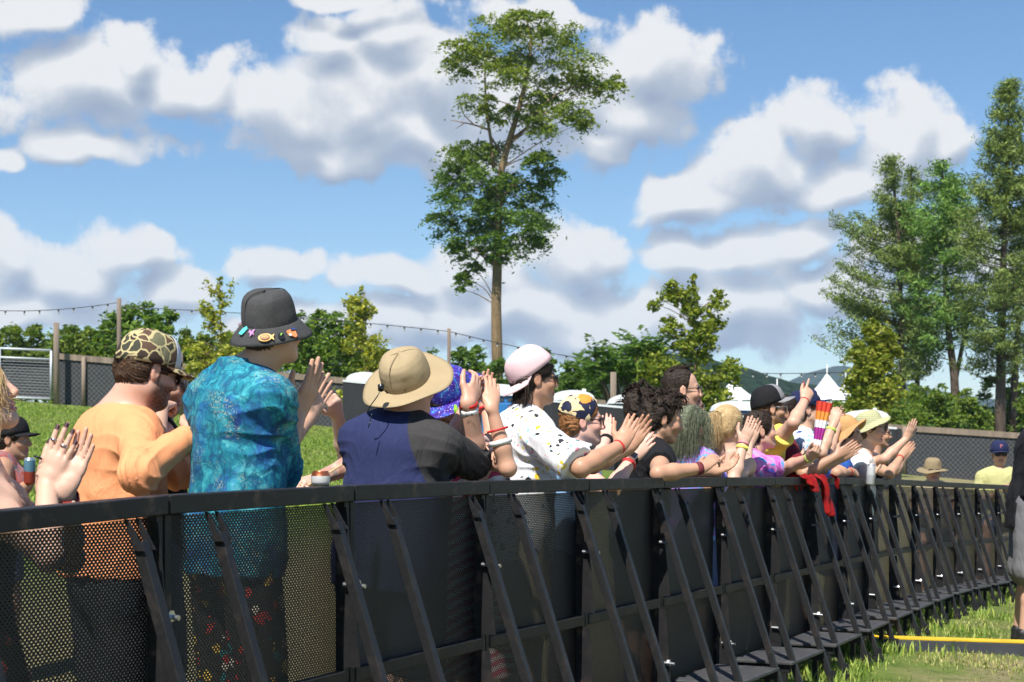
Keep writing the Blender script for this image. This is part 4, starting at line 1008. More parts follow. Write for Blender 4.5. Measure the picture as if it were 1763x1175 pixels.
    def part(s, name, P, F, mat, col=None, smooth=True):
        return link(name, mesh_np(name, np.asarray(P) - s.base, F, smooth, col, mat if isinstance(mat, list) else [mat]), s.root)
    def mbpart(s, m, name, mat, smooth=True, parent=None):
        P = np.concatenate(m.v) - s.base; o = link(name, mesh_np(name, P, m.f, smooth, None, [mat]), parent or s.root); return o
    # ---- clothing
    def shirt(s, mat, sleeve=.55, loose=.016, hem=-.14, neckline=None, collar=0, amp=.006, arms='RL', name='shirt', colfn=None, flare=.01, scale=26, cuff=True, vneck=0, tank=False, strapless=None):
        """sleeve: fraction along upper arm (0..1) then forearm (1..2)"""
        def go():
            S = SDF()
            for p, k in s.torso_prims(loose): S.u(p, k)
            h = np.dot(s.neck - s.pel, s.up); ax = (s.right, s.fwd, s.up)
            S.u(Cap(s.tp(0, 0, hem), s.pel, .168 * s.b * s.S + loose, .165 * s.b * s.S + loose, ax, (1, .76 + .12 * (s.b - 1), 1)), .03)
            if s.bust: pass
            for k in arms:
                A, E, Wp = s.arm[k]; q = s.S * s.armr; lo = loose * .95
                if sleeve <= 1:
                    e = A + (E - A) * sleeve; d = norm(E - A); S.u(Cut(Cap(A, e + d * .06, .054 * q + lo, .049 * q + lo + flare), [(e, d)]), .022)
                else:
                    S.u(Cap(A, E, .054 * q + lo, .043 * q + lo), .022); t = sleeve - 1; e = E + (Wp - E) * t; d = norm(Wp - E)
                    S.u(Cut(Cap(E, e + d * .05, .043 * q + lo, .041 * q + lo * .8 - .013 * t), [(e, d)]), .02)
                    S.u(Ell(E + norm(norm(E - A) - d) * .006, (.043 * q + lo * .8,) * 3), .015)
            if collar:
                S.u(Cut(Cap(s.neck - s.up * .03, s.neck + s.up * .08 + s.fwd * -.0, s.neckr * s.S + .028, s.neckr * s.S + .012), [(s.neck + s.up * collar, s.up)]), .012)
            if neckline is not None:
                S.sub(Cap(s.neck + s.up * .06 + s.fwd * .02, s.neck + s.fwd * (.04 + vneck) - s.up * (.0 + vneck), neckline, neckline * .8), .012)
            if tank:
                for k, g in (('R', 1), ('L', -1)): S.sub(Cap(s.sh[k] + s.right * g * .05, s.sh[k] + s.right * g * .04 - s.up * .13, .085, .075), .015)
            if strapless: S.keep(s.tp(0, 0, h * strapless), s.up)
            S.keep(s.tp(0, 0, hem + .02), -s.up)
            P, F = S.mesh(max(s.vox * 1.12, .0048)); Nn = vnormals(P, F)
            rg = ripple(P * np.array([1.0, 1.0, .8]), scale * .8, 15, 3); w = .55 * ripple(P * np.array([1, 1, 1.25]), scale, 5, 3) + .8 * (.55 - np.minimum(np.abs(rg) * 3.2, 1))
            for k in arms:
                A, E, Wp = s.arm[k]; dE = np.linalg.norm(P - E, axis=1); axd = norm(E - A); t = (P - A) @ axd
                rp = ripple(P, 18, 8, 2)
                if sleeve > 1: w += .75 * np.exp(-(dE / .11) ** 2) * (1 - 2 * np.abs(np.sin((P @ norm(norm(E - A) + norm(Wp - E))) * 105 + 3.5 * rp)) ** .7)
                dA = np.linalg.norm(P - (A - s.up * .08), axis=1); w += .8 * np.exp(-(dA / .11) ** 2) * (1 - 2 * np.abs(np.sin(P @ norm(axd * .4 + s.up) * 62 + 3 * rp)) ** .8)
            hw = sstep(.1, -.25, (P - s.tp(0, 0, h * .45)) @ s.up); w += .55 * hw * np.sin(P @ s.right * 70 + 3 * ripple(P, 12, 4, 2))
            P2 = P + Nn * (w * amp)[:, None]
            s.part(name, P2, F, mat, None if colfn is None else colfn(s, P))
        s.later(go)
    def bottoms(s, mat, length=.5, loose=.03, name='shorts'):
        """length: 0.5 to the knee, 1.0 to the ankle"""
        def go():
            S = SDF(); ax = (s.right, s.fwd, s.up); S.u(Cap(s.pel - s.up * .02, s.pel + s.up * .07, .168 * s.b, .155 * s.b, ax, (1, .78 + .12 * (s.b - 1), 1)), .02)
            for k in 'RL':
                hip, kn, ft = s.hip[k], s.kn[k], s.ft[k]
                if length <= .55: e = hip + (kn - hip) * (length / .5); S.u(Cut(Cap(hip, e - [0, 0, .05], .085 * s.b + loose * .6, .062 + loose), [(e, norm(kn - hip))]), .03)
                else: S.u(Cap(hip, kn, .085 * s.b + loose * .5, .06 + loose), .03); e = kn + (ft - kn) * (length - .5) * 2; S.u(Cut(Cap(kn, e - [0, 0, .04], .06 + loose, .05 + loose * .8), [(e, norm(ft - kn))]), .02)
            P, F = S.mesh(max(s.vox * 1.6, .008)); P = P + vnormals(P, F) * (ripple(P * [1, 1, .5], 40, 6) * .006)[:, None]; s.part(name, P, F, mat)
        s.later(go)
    def skirt(s, mat, length=.55, flare=.10, name='skirt'):
        def go():
            m = MB(); h = s.pel[2] + .05 - s.base[2]; prof = []
            for t in np.linspace(0, 1, 9): prof.append((.155 * s.b + flare * t, -h * length * t))
            def wp(p, r, a): w = 1 + .05 * math.sin(a * 9) * (r - .155 * s.b) / max(flare, .01); return (p[0] * w, p[1] * w * .82, p[2])
            m.lathe(prof, 40, s.pel + [0, 0, .05], (s.right, s.fwd, np.array([0, 0, 1.])), wp); s.mbpart(m, name, mat)
        s.later(go)
    def shoes(s, mat, sole=None):
        def go():
            for k in 'RL':
                S = SDF(); f = s.ft[k] - [0, 0, .085]; ax = (s.fwd0, np.cross([0, 0, 1.], s.fwd0), np.array([0, 0, 1.]))
                S.u(Cap(f + [0, 0, .045], f + s.fwd0 * .15 + [0, 0, .035], .048, .042, ax, (1, .95, .9)), .02).u(Cap(f + [0, 0, .05], f + [0, 0, .105], .047, .050), .02).keep(f + [0, 0, .004], (0, 0, -1))
                P, F = S.mesh(.006); P = P + vnormals(P, F) * (ripple(P, 90, 2) * .002)[:, None]; s.part('shoe', P, F, mat)
        s.later(go)
    # ---- head wear and hair, all in head axes
    def hair_cap(s, mat, grow=.012, nape=-.075, front=.062, amp=.006, scale=90, top=.0, cut=None, name='hair'):
        def go():
            S = SDF(); h = s.hs; E = lambda f, l, u, a, b, c: Ell(s.hp(f, l, u), (a * h, b * h, c * h), s.H)
            S.u(E(-.014, 0, .038 + top * .5, .099 + grow, .077 + grow, .089 + grow + top), .02).u(E(-.05, 0, -.02, .055 + grow, .066 + grow, .07), .03)
            S.sub(E(.118, 0, -.035, .080, .12, .092), .02); S.sub(E(.050, 0, -.085, .075, .12, .07), .02)
            if cut is not None: S.keep(s.hp(0, 0, cut), s.u)
            for g in (-1, 1): S.sub(E(-.004, g * .088, -.012, .024, .022, .036), .01)
            S.keep(s.hp(0, 0, nape), -s.u + s.f * .25); S.keep(s.hp(front + .012, 0, .06), s.f * .9 + s.u * -.3)
            P, F = S.mesh(s.vox); Nn = vnormals(P, F); q = (P - s.O) @ s.H.T / h
            a = np.arctan2(q[:, 1], q[:, 2] - .0); w = .6 * np.sin(a * 46 + 3 * ripple(P, 40, 1)) + ripple(P, scale, 3); P = P + Nn * (w * amp)[:, None]; s.part(name, P, F, mat)
        s.later(go)
    def strands(s, mat, guides, n=14, rad=.0035, jit=.012, wave=.0, name='hair', seed=1, nseg=9):
        """guides: polylines in head axes; each becomes a lock of n tapered strands"""
        def go():
            r = np.random.default_rng(seed); m = MB()
            for gl in guides:
                G = np.array([s.hp(*p) for p in gl])
                for i in range(n):
                    o = r.normal(size=3) * jit; L = smooth_path(G, nseg); t = np.linspace(0, 1, nseg)[:, None]; end = r.uniform(.75, 1.08)
                    L = L[0] + (L - L[0]) * end + o * (.35 + .9 * t) + r.normal(size=3) * jit * .8 * t ** 2
                    if wave: ph = r.uniform(0, 6); fr = r.uniform(9, 14); L = L + wave * np.sin(t * fr + ph) * unit(r.normal(size=3)) * (t ** .5)
                    rr = rad * r.uniform(.7, 1.3); m.tube(L, rr * (1.05 - .8 * np.linspace(0, 1, nseg) ** 2.2), 5, False)
            s.mbpart(m, name, mat)
        s.later(go)
    def wear_frame(s, up, tilt=0, roll=0, turn=0):
        f, l, u = s.f, s.l, s.u; a = R(turn); f, l = f * math.cos(a) + l * math.sin(a), l * math.cos(a) - f * math.sin(a)
        p = R(tilt); f, u = f * math.cos(p) + u * math.sin(p), u * math.cos(p) - f * math.sin(p); q = R(roll); l, u = l * math.cos(q) + u * math.sin(q), u * math.cos(q) - l * math.sin(q)
        return s.hp(-.012, 0, up), f, l, u
    def cap(s, dome, brim, back=False, up=.022, tilt=4, turn=0, big=1.0, hgt=.118, brimL=.072, front=None, name='cap', strap=True, flat=1.0):
        def go():
            O, f, l, u = s.wear_frame(up, tilt if not back else -tilt, 0, turn + (180 if back else 0)); h = s.hs * big
            n = 40; V = []; lv = np.linspace(0, 1, 11)
            for v in lv:
                hh = math.sin(v * math.pi / 2) ** .92; sc = math.cos(v * math.pi / 2) ** .62 if v < 1 else .02
                for j in range(n):
                    a = 2 * math.pi * j / n; k = 1 + .012 * math.cos(6 * a) * (1 - v)
                    V.append(O + (f * .110 * math.cos(a) * sc * k + l * .090 * math.sin(a) * sc * k + u * (hgt * hh + .012 * math.cos(a) * (1 - v))) * h)
            F = [(i*n+j, i*n+(j+1)%n, (i+1)*n+(j+1)%n, (i+1)*n+j) for i in range(len(lv)-1) for j in range(n)]
            mi = None; mats = [dome]
            if front is not None:
                mats.append(front); mi = [1 if math.cos(2 * math.pi * (j + .5) / n) > .55 else 0 for i in range(len(lv)-1) for j in range(n)]
            o = link(name, mesh_np(name, np.array(V) - s.base, F, True, None, mats, mi), s.root); sm = o.modifiers.new('thick', 'SOLIDIFY'); sm.thickness = .003; sm.offset = 1
            s.cap_o = o; s.capfr = (O, f, l, u, h, hgt)
            V = []; na, nr = 21, 6
            for i in range(nr):
                t = i / (nr - 1)
                for j in range(na):
                    a = R(-72 + 144 * j / (na - 1)); ex = brimL * t * (math.cos(a * 1.02) ** .55 if abs(a) < R(85) else 0)
                    x = .108 * math.cos(a) + ex; y = .090 * math.sin(a) * (1 + .04 * t); V.append(O + (f * x + l * y + u * (.012 * math.cos(a) + .004 - .22 * ex * .6 - flat * 1.7 * y * y * (.35 + .65 * t))) * h)
            F = [(i*na+j, i*na+j+1, (i+1)*na+j+1, (i+1)*na+j) for i in range(nr-1) for j in range(na-1)]
            b = link('brim', mesh_np('brim', np.array(V) - s.base, F, True, None, [brim]), o); sm = b.modifiers.new('thick', 'SOLIDIFY'); sm.thickness = .004; sm.offset = 0
            m = MB().lathe([(.001, .006), (.006, .005), (.008, 0)], 8, O + u * hgt * h, (f, l, u)); s.mbpart(m, 'top_button', dome, True, o)
        s.later(go)
    def brim_hat(s, crown, brim, up=.02, tilt=0, roll=0, turn=0, r=.098, hgt=.105, width=.07, drop=.02, wave=.012, wn=2, wp=0, flat=False, inner=.5, name='hat', taper=.93, band=None, seed=1, seams=()):
        """bucket or wide hat: soft crown and a brim of its own"""
        def go():
            O, f, l, u = s.wear_frame(up, tilt, roll, turn); h = s.hs; rr = np.random.default_rng(seed); ph = rr.uniform(0, 6, 4)
            if flat: prof = [(1.0, 0), (1.01, .15), (1.0, .35), (.985, .55), (.955, .70), (.90, .82), (.885, .825), (.80, .91), (.64, .97), (.45, 1.0), (.2, 1.01), (.01, 1.01)]
            else: prof = [(1.0, 0), (1.01, .15), (1.0, .35), (.965, .55), (.89, .74), (.75, .88), (.55, .96), (.3, 1.0), (.01, 1.01)]
            prof = [(r * a * (1 if b < .01 else taper + (1 - taper) * (1 - b)), hgt * b) for a, b in prof]
            def wpf(p, q, a): k = 1 + .012 * math.sin(3 * a + ph[0]) * (p[2] / hgt); return (p[0] * k * 1.08, p[1] * k * .93, p[2] + .004 * math.sin(2 * a + ph[1]) * (p[2] > .5 * hgt))
            pr = np.array(prof); tq = np.linspace(0, len(pr) - 1, 30); pr = np.stack([np.interp(tq, range(len(pr)), pr[:, q]) for q in (0, 1)], -1)
            m = MB().lathe([(a * h, b * h) for a, b in pr], 56, O, (f, l, u), wpf); Q = m.v[0]; dv = unit(Q - O); m.v[0] = Q + dv * (ripple(Q, 30, seed + 3, 3) * .0065 * np.clip((Q - O) @ u / (.4 * hgt), 0, 1))[:, None]; o = s.mbpart(m, name, crown); sm = o.modifiers.new('thick', 'SOLIDIFY'); sm.thickness = .003; sm.offset = 1
            for a in seams:
                q = np.array([O + (f * math.cos(a) * c0 * 1.08 + l * math.sin(a) * c0 * .93) * h + u * c1 * h for c0, c1 in pr]); q = q + unit(q - O) * .0035; m = MB().tube(q, .0018, 5); s.mbpart(m, 'seam', crown, True, o)
            def wb(p, q, a):
                t = max(0, (q / h - r) / width); k = wave * h * t * math.sin(wn * a + wp) + .25 * wave * h * t * math.sin((wn * 2 + 1) * a + ph[2]); e = 1.08 - .10 * t * 0; return (p[0] * 1.08 * (1 if t < .01 else 1 - .03 * t), p[1] * (.93 + .05 * t), p[2] + k)
            pb = [((r + width * t) * h, (.004 - drop * (t ** 1.25)) * h) for t in np.linspace(0, 1, 8)]
            m = MB().lathe(pb, 56, O, (f, l, u), wb); b = s.mbpart(m, 'brim', brim, True, o); sm = b.modifiers.new('thick', 'SOLIDIFY'); sm.thickness = .003; sm.offset = 0
            if band is not None:
                m = MB().lathe([((r + .003) * h, .004 * h), ((r + .003) * h, .026 * h)], 40, O, (f, l, u), wpf); s.mbpart(m, 'hat_band', band, True, o)
            s.hatfr = (O, f, l, u, h, r, width, drop, b)
        s.later(go)
    def glasses(s, frame, lens, clear=False, name='sunglasses', up=.0, w=.026, hh=.020):
        def go():
            m = MB(); h = s.hs; fr = []
            o = None
            for g in (-1, 1):
                c = s.hp(.101, g * .034, up - .002); nf = norm(s.f + s.l * g * .22); t = np.cross(s.u, nf); n = 18; ring = []
                for j in range(n):
                    a = 2 * math.pi * j / n; ca, sa = math.cos(a), math.sin(a); k = (abs(ca) ** 3.2 + abs(sa) ** 3.2) ** (-1 / 3.2); ring.append(c + (t * ca * k * w + s.u * sa * k * hh) * h)
                m.add(list(ring) + [p + nf * .004 for p in ring], [tuple(range(n))[::-1], tuple(range(n, 2 * n))] + [(j, (j + 1) % n, n + (j + 1) % n, n + j) for j in range(n)])
                fr.append(ring)
            o = s.mbpart(m, name, lens, False)
            m = MB()
            for g, ring in zip((-1, 1), fr):
                m.tube(np.array([p + s.f * .002 for p in ring] + [ring[0] + s.f * .002]), .0022, 5, False)
                m.tube([s.hp(.096, g * .060, up + .008), s.hp(.05, g * .073, up + .008), s.hp(-.004, g * .081, up + .010), s.hp(-.02, g * .080, up - .01)], .0024, 5)
            m.tube([s.hp(.106, -.012, up), s.hp(.110, 0, up + .003), s.hp(.106, .012, up)], .0025, 5); s.mbpart(m, 'frame', frame, True, o)
        s.later(go)
    def band(s, k, mat, t=.93, width=.016, r=.034, name='wristband', text=None):
        """band round the forearm of arm k at fraction t"""
        def go():
            A, E, Wp = s.arm[k]; d = norm(Wp - E); c = E + (Wp - E) * t; W0, dr, pn, th = s.hand[k]; a = norm(th - d * (th @ d)); b = np.cross(d, a)
            m = MB().lathe([(r, -width / 2), (r + .0012, 0), (r, width / 2)], 24, c, (a, b, d), lambda p, q, an: (p[0] * 1.06, p[1] * .95, p[2])); o = s.mbpart(m, name, mat); sm = o.modifiers.new('thick', 'SOLIDIFY'); sm.thickness = .0025; sm.offset = 1
            if text: text(s, o, c, a, b, d, r, width)
        s.later(go)
# ---------------------------------------------------------------- fabrics
def pat_teal(nt, v):
    w = N(nt, 'ShaderNodeVectorMath', operation='ADD', ins={0: v, 1: N(nt, 'ShaderNodeVectorMath', operation='SCALE', ins={0: noise(nt, v, 9, 3, .6, out='Color'), 'Scale': .13}).outputs[0]}).outputs[0]
    n = noise(nt, w, 13, 6, .68, 1.4); q = voro(nt, w, 17, 'DISTANCE_TO_EDGE'); s = noise(nt, v, 150, 2, .6)
    c = ramp(nt, n, [(.30, (.012, .040, .16)), (.42, (.008, .11, .21)), (.52, (.014, .21, .285)), (.62, (.05, .34, .40)), (.74, (.17, .47, .52))])
    fl = ramp(nt, noise(nt, v, 5.5, 3, .5, .8), [(.52, 0.), (.60, 1.)])
    c = mix(nt, mth(nt, 'MULTIPLY', fl, .55), c, (.02, .085, .33))
    c = mix(nt, mth(nt, 'MULTIPLY', mth(nt, 'LESS_THAN', q, .045), .5), c, (.006, .06, .12))
    sp = mth(nt, 'MULTIPLY', ramp(nt, s, [(.53, 0.), (.60, 1.)]), ramp(nt, noise(nt, v, 7, 3), [(.5, 0.), (.58, .75)]))
    return mix(nt, sp, c, (.28, .34, .26))
def pat_spots(bg, cols, scale, size, soft=.02, dist=.02, nsc=20):
    def f(nt, v):
        w = N(nt, 'ShaderNodeVectorMath', operation='ADD', ins={0: v, 1: N(nt, 'ShaderNodeVectorMath', operation='SCALE', ins={0: noise(nt, v, nsc, 3, .6, out='Color'), 'Scale': dist}).outputs[0]}).outputs[0]
        d = voro(nt, w, scale); rc = voro(nt, w, scale, out='Color'); sp = N(nt, 'ShaderNodeSeparateColor', ins={0: rc})
        m = mth(nt, 'LESS_THAN', d, mth(nt, 'MULTIPLY', sp.outputs[1], size))
        k = len(cols); c = ramp(nt, sp.outputs[0], [(i / k, cols[i]) for i in range(k)], 'CONSTANT')
        return mix(nt, m, bg, c)
    return f
def pat_toucan(nt, v):
    a = pat_spots((.80, .81, .84), [(.03, .03, .035), (.03, .03, .035), (.80, .55, .05), (.03, .03, .035), (.05, .42, .50), (.80, .25, .33), (.75, .62, .12)], 31, .45, dist=.04)(nt, v)
    b = pat_spots((0, 0, 0), [(1, 1, 1)], 52, .34, dist=.03)(nt, v); s = N(nt, 'ShaderNodeSeparateColor', ins={0: b}).outputs[0]
    return mix(nt, s, a, ramp(nt, noise(nt, v, 12, 1), [(.4, (.85, .68, .12)), (.5, (.30, .62, .68)), (.6, (.85, .42, .45))], 'CONSTANT'))
def pat_tie(cols, scale=7):
    def f(nt, v):
        n = noise(nt, v, scale, 5, .62, 2.2); k = len(cols)
        return ramp(nt, n, [(.28 + .44 * i / (k - 1), c) for i, c in enumerate(cols)])
    return f
def pat_galaxy(nt, v):
    n = noise(nt, v, 11, 5, .6, 1.5); c = ramp(nt, n, [(.3, (.015, .012, .10)), (.46, (.07, .025, .30)), (.58, (.04, .08, .45)), (.70, (.10, .50, .60))])
    return mix(nt, mth(nt, 'LESS_THAN', voro(nt, v, 95), .22), c, (.62, .55, .80))
def pat_camo(nt, v):
    w = N(nt, 'ShaderNodeVectorMath', operation='ADD', ins={0: v, 1: N(nt, 'ShaderNodeVectorMath', operation='SCALE', ins={0: noise(nt, v, 16, 2, out='Color'), 'Scale': .05}).outputs[0]}).outputs[0]
    e = voro(nt, w, 24, 'DISTANCE_TO_EDGE'); rc = N(nt, 'ShaderNodeSeparateColor', ins={0: voro(nt, w, 24, out='Color')}).outputs[0]
    c = ramp(nt, rc, [(0, (.045, .03, .022)), (.38, (.15, .145, .085)), (.55, (.10, .06, .04)), (.78, (.05, .05, .035))], 'CONSTANT')
    return mix(nt, mth(nt, 'LESS_THAN', e, .07), c, (.46, .39, .20))
def pat_scarf(nt, v):
    at_ = N(nt, 'ShaderNodeSeparateColor', ins={0: N(nt, 'ShaderNodeAttribute', attribute_name='Col').outputs['Color']}).outputs[0]
    w = N(nt, 'ShaderNodeMapping', ins={'Vector': v, 'Rotation': (.5, .3, .9), 'Scale': (1, .62, 1.1)}).outputs[0]
    w = N(nt, 'ShaderNodeVectorMath', operation='ADD', ins={0: w, 1: N(nt, 'ShaderNodeVectorMath', operation='SCALE', ins={0: noise(nt, v, 22, 1, out='Color'), 'Scale': .05}).outputs[0]}).outputs[0]
    rc = voro(nt, w, 28, out='Color', rnd=.95); g = N(nt, 'ShaderNodeSeparateColor', ins={0: rc})
    c = ramp(nt, g.outputs[0], [(0, (.014, .017, .045)), (.36, (.70, .53, .27)), (.60, (.014, .017, .045)), (.78, (.76, .60, .34))], 'CONSTANT')
    return mix(nt, mth(nt, 'GREATER_THAN', at_, .5), c, (.72, .26, .04))
def pat_stripes(a, b, sc, rot=(0, 0, 0)):
    def f(nt, v):
        w = N(nt, 'ShaderNodeMapping', ins={'Vector': v, 'Rotation': rot}).outputs[0]; x = N(nt, 'ShaderNodeSeparateXYZ', ins={0: w}).outputs[2]
        return mix(nt, mth(nt, 'LESS_THAN', mth(nt, 'FRACT', mth(nt, 'ADD', mth(nt, 'MULTIPLY', x, sc), mth(nt, 'MULTIPLY', noise(nt, v, 12, 2), .6))), .5), a, b)
    return f
def attrcol(nt, v): 
    a = N(nt, 'ShaderNodeAttribute', attribute_name='Col').outputs['Color']; n = noise(nt, v, 60, 4, .7)
    return mix(nt, .5, a, mix(nt, n, (.55, .55, .6), (1.25, 1.25, 1.25)), 'MULTIPLY')
def denim(c):
    def f(nt, v):
        n = noise(nt, v, 26, 5, .7); n2 = noise(nt, v, 220, 2)
        return mix(nt, mth(nt, 'ADD', mth(nt, 'MULTIPLY', n, .6), mth(nt, 'MULTIPLY', n2, .4)), tuple(np.array(c) * .45), tuple(np.array(c) * 1.7))
    return f
PALE, FAIR, TAN, OLIVE, BROWN = (.63, .41, .305), (.59, .365, .26), (.52, .305, .20), (.44, .255, .165), (.36, .2, .13)
DKB = hairmat('dark_brown_hair', (.008, .006, .005), (.045, .028, .018)); BRN = hairmat('brown_hair', (.028, .014, .008), (.12, .065, .035)); BLND = hairmat('blonde_hair', (.30, .19, .08), (.66, .48, .25)); GRN_H = hairmat('green_grey_hair', (.045, .045, .03), (.22, .25, .16)); GING = hairmat('ginger_hair', (.16, .06, .02), (.42, .19, .07))
BLKP = M('black_plastic', (.012, .012, .014), .25, .1); LENS = M('dark_lens', (.006, .006, .007), .22, .1, spec=.35); RED = M('red_fabric', (.55, .02, .02), .6, .25, 30, .2); WHT = M('white_band', (.82, .82, .82), .6, .05); BLKC = cloth('black_cotton', (.011, .011, .013), .85)
GREYD = cloth('charcoal_denim', denim((.055, .056, .062)), .9); DENIM = cloth('blue_denim', denim((.07, .10, .19)), .9); KHAKI = cloth('khaki_cotton', (.36, .30, .20), .9)
RING = M('silver_ring', (.6, .6, .62), .25, .1, metal=.95)
def text_part(p, body, pos, right, up, size, mat, parent, ext=.0006, name='lettering'):
    c = bpy.data.curves.new(name, 'FONT'); c.body = body; c.size = size; c.align_x = 'CENTER'; c.align_y = 'CENTER'; c.extrude = ext
    o = bpy.data.objects.new(name, c); COL.objects.link(o); bpy.context.view_layer.update()
    me = bpy.data.meshes.new_from_object(o); bpy.data.objects.remove(o); r = norm(right); n = norm(np.cross(r, np.array(up, float))); u = np.cross(n, r)
    co = np.array([v.co for v in me.vertices]); P = np.array(pos) + co[:, :1] * r + co[:, 1:2] * u + co[:, 2:3] * n; org = np.zeros(3) if p is None else p.base
    for v, q in zip(me.vertices, P - org): v.co = q
    me.materials.append(mat); return link(name, me, parent)

# ---------------------------------------------------------------- the crowd, from left to right
def P_blonde():
    p = Person('blonde woman at the left edge with dark nails and rings, clapping over the barrier', 4.5, (-50, 772), 8, (.02, 0), (-44, 680, 6, 20, 0), .98, .92, .155, skin=PALE, bust=1, neckr=.05)
    p.legs(); nl = (.045, .012, .02)
    p.limb('R', (84, 958, -1), (80, 836, 1), (128, 712, 1), (.15, 1, 0), .05, .75, Lh=.19, thumb=.35, nails=nl)
    p.limb('L', (120, 962, 1), (113, 842, -1), (158, 740, 1), (-.35, -1, .1), .05, .6, Lh=.185, thumb=.5, nails=nl)
    p.shirt(BLKC, 0, .012, -.02, .085, amp=.004, arms='', vneck=.06, strapless=.62, name='tank_top'); p.skirt(cloth('black_patterned_skirt', pat_spots((.012, .012, .014), [(.30, .05, .04), (.35, .2, .05)], 24, .4), .8), .5, .14)
    p.shoes(BLKC); G = []
    for l in (-.06, -.03, 0, .03): G += [[(-.02, l, .125), (-.09, l * 1.5, .07), (-.10, l * 1.6, -.03), (-.095, l * 1.5, -.12)]]
    for k in range(6): G.append([(.035 - .012 * k, -.03, .118), (.062 - .018 * k, -.078, .075), (.052 - .02 * k, -.092, .0), (.06 - .028 * k, -.092, -.07 - .012 * k), (.03 - .03 * k, -.085, -.13)])
    G.append([(.05, -.03, .11), (.09, -.062, .05), (.088, -.072, -.0), (.078, -.074, -.05), (.098, -.066, -.075)])
    p.hair_cap(BLND, .014, -.12, .07); p.strands(BLND, G, 16, .0022, .010, .006, 'loose_hair', 3)
    def rings():
        W0, dr, pn, th = p.hand['R']
        for o, st, m, r in ((.024, .118, RING, .0112), (-.006, .112, RING, .0112), (.046, .060, BLKP, .0135)):
            c = W0 + dr * st * 1.08 + th * o * 1.1; q = MB().lathe([(r, -.003), (r + .001, 0), (r, .003)], 16, c, (th, pn, norm(dr + th * o * 3))); so_ = p.mbpart(q, 'ring', m); sm = so_.modifiers.new('t', 'SOLIDIFY'); sm.thickness = .002; sm.offset = 1
    p.later(rings)
    p.band('L', cloth('red_black_woven_band', pat_spots((.40, .02, .02), [(.02, .02, .02), (.7, .5, .4)], 90, .6), .7), .86, .03, .033)
    p.finish(lips=(.50, .22, .20), blush=.35)
def P_can_woman():
    p = Person('distant woman in a black cap and patterned tank top holding a tall can', 9.6, (8, 783), 12, (0, 0), (22, 757, 0, 0, 0), .97, .9, .155, skin=OLIVE, bust=1)
    p.legs(); p.limb('R', (8, 865, -1), (42, 838, 1), (66, 818, 1), (0, .6, .8), .65, .3); p.limb('L', (22, 860, 1), (36, 850, 1), (50, 835, 1))
    p.shirt(cloth('grey_pattern_top', pat_tie([(.02, .02, .025), (.16, .17, .2), (.35, .08, .07), (.03, .03, .04)], 12)), 0, .01, -.1, .08, arms='', vneck=.05, tank=True, name='tank_top'); p.bottoms(DENIM, .3); p.hair_cap(DKB, .012, -.11); p.cap(BLKC, BLKC, turn=0, tilt=2); p.finish()
    c = p.tips['R'][1] * .3 + p.hand['R'][0] * .7 + np.array([.03, -.03, .06]); drink_can('drink_can', c - [0, 0, .075], .033, .155, (.10, .22, .30), (.30, .05, .03), 'tall blue and red can held by the distant woman in the black cap')
def drink_can(name, pos, r, h, c1, c2, label, tilt=None, text=None, lid=(.6, .62, .65)):
    root = empty(name, pos); tag(root, label, 'drink can')
    if tilt: root.rotation_euler = tilt
    m = newmat('can_print')
    def two(nt, v):
        z = N(nt, 'ShaderNodeSeparateXYZ', ins={0: v}).outputs[2]; n = noise(nt, v, 45, 3)
        return mix(nt, mth(nt, 'GREATER_THAN', mth(nt, 'ADD', z, mth(nt, 'MULTIPLY', n, .03)), h * .58), c2, c1)
    m, nt, b, o = newmat('can_print'); put(nt, b, 'Base Color', two(nt, objc(nt))); b.inputs['Roughness'].default_value = .3; b.inputs['Metallic'].default_value = .25
    MB().lathe([(r * .1, .004), (r * .8, .003), (r * .85, 0), (r, .012), (r, h - .016)], 28).build('label_wrap', m, root, smooth=True)
    MB().lathe([(r, h - .0155), (r * .82, h - .002), (r * .82, h), (r * .74, h), (r * .72, h - .005), (.001, h - .005)], 28).build('lid', M('can_lid_%d' % int(lid[0] * 99 + lid[1] * 7), lid, .3, .05, metal=.8), root, smooth=True)
    return root
def P_orange():
    p = Person('man in a peach orange long sleeved shirt and camouflage cap, head bowed', 5.6, (206, 712), 36, (.03, .02), (256, 640, 36, -14, 0), 1.06, 1.13, .178, hs=.93, skin=(.62, .37, .27), neckr=.072)
    p.legs(); p.limb('R', (240, 816, -1), (330, 748, 1), (372, 716, 1), None, .5); p.limb('L', (305, 812, 1), (362, 752, 1), (396, 716, 1), None, .5)
    p.shirt(cloth('peach_jersey', (.80, .325, .145), .75), 1.93, .017, -.05, .088, amp=.009, scale=16); p.bottoms(GREYD, .55, .04); p.shoes(BLKC)
    p.hair_cap(BRN, .010, -.085, cut=.04); p.cap(cloth('camo_cotton', pat_camo), cloth('camo_cotton', pat_camo), front=cloth('white_panel', (.75, .75, .75)), tilt=-2, up=.02, big=1.04)
    p.glasses(BLKP, LENS); p.finish(beard=((.10, .042, .018), .95))
def P_fist():
    p = Person('bearded man in black tank top behind the orange shirt, fist at his mouth', 6.2, (262, 716), 20, (0, 0), (272, 660, 15, -6, 0), .98, .95, .165, skin=FAIR)
    p.legs(); p.limb('R', (262, 775, -1), (278, 700, 1), (304, 690, 1), (0, .6, -.8), 1.0, .2, thumb=.4); p.limb('L', (300, 800, 1), (312, 770, 1), (318, 750, 1), curl=.8)
    p.shirt(BLKC, 0, .01, -.1, .08, arms='', tank=True, name='tank_top'); p.bottoms(DENIM, .5); p.hair_cap(DKB, .01); p.glasses(BLKP, LENS); p.finish(beard=((.12, .06, .03), .8))
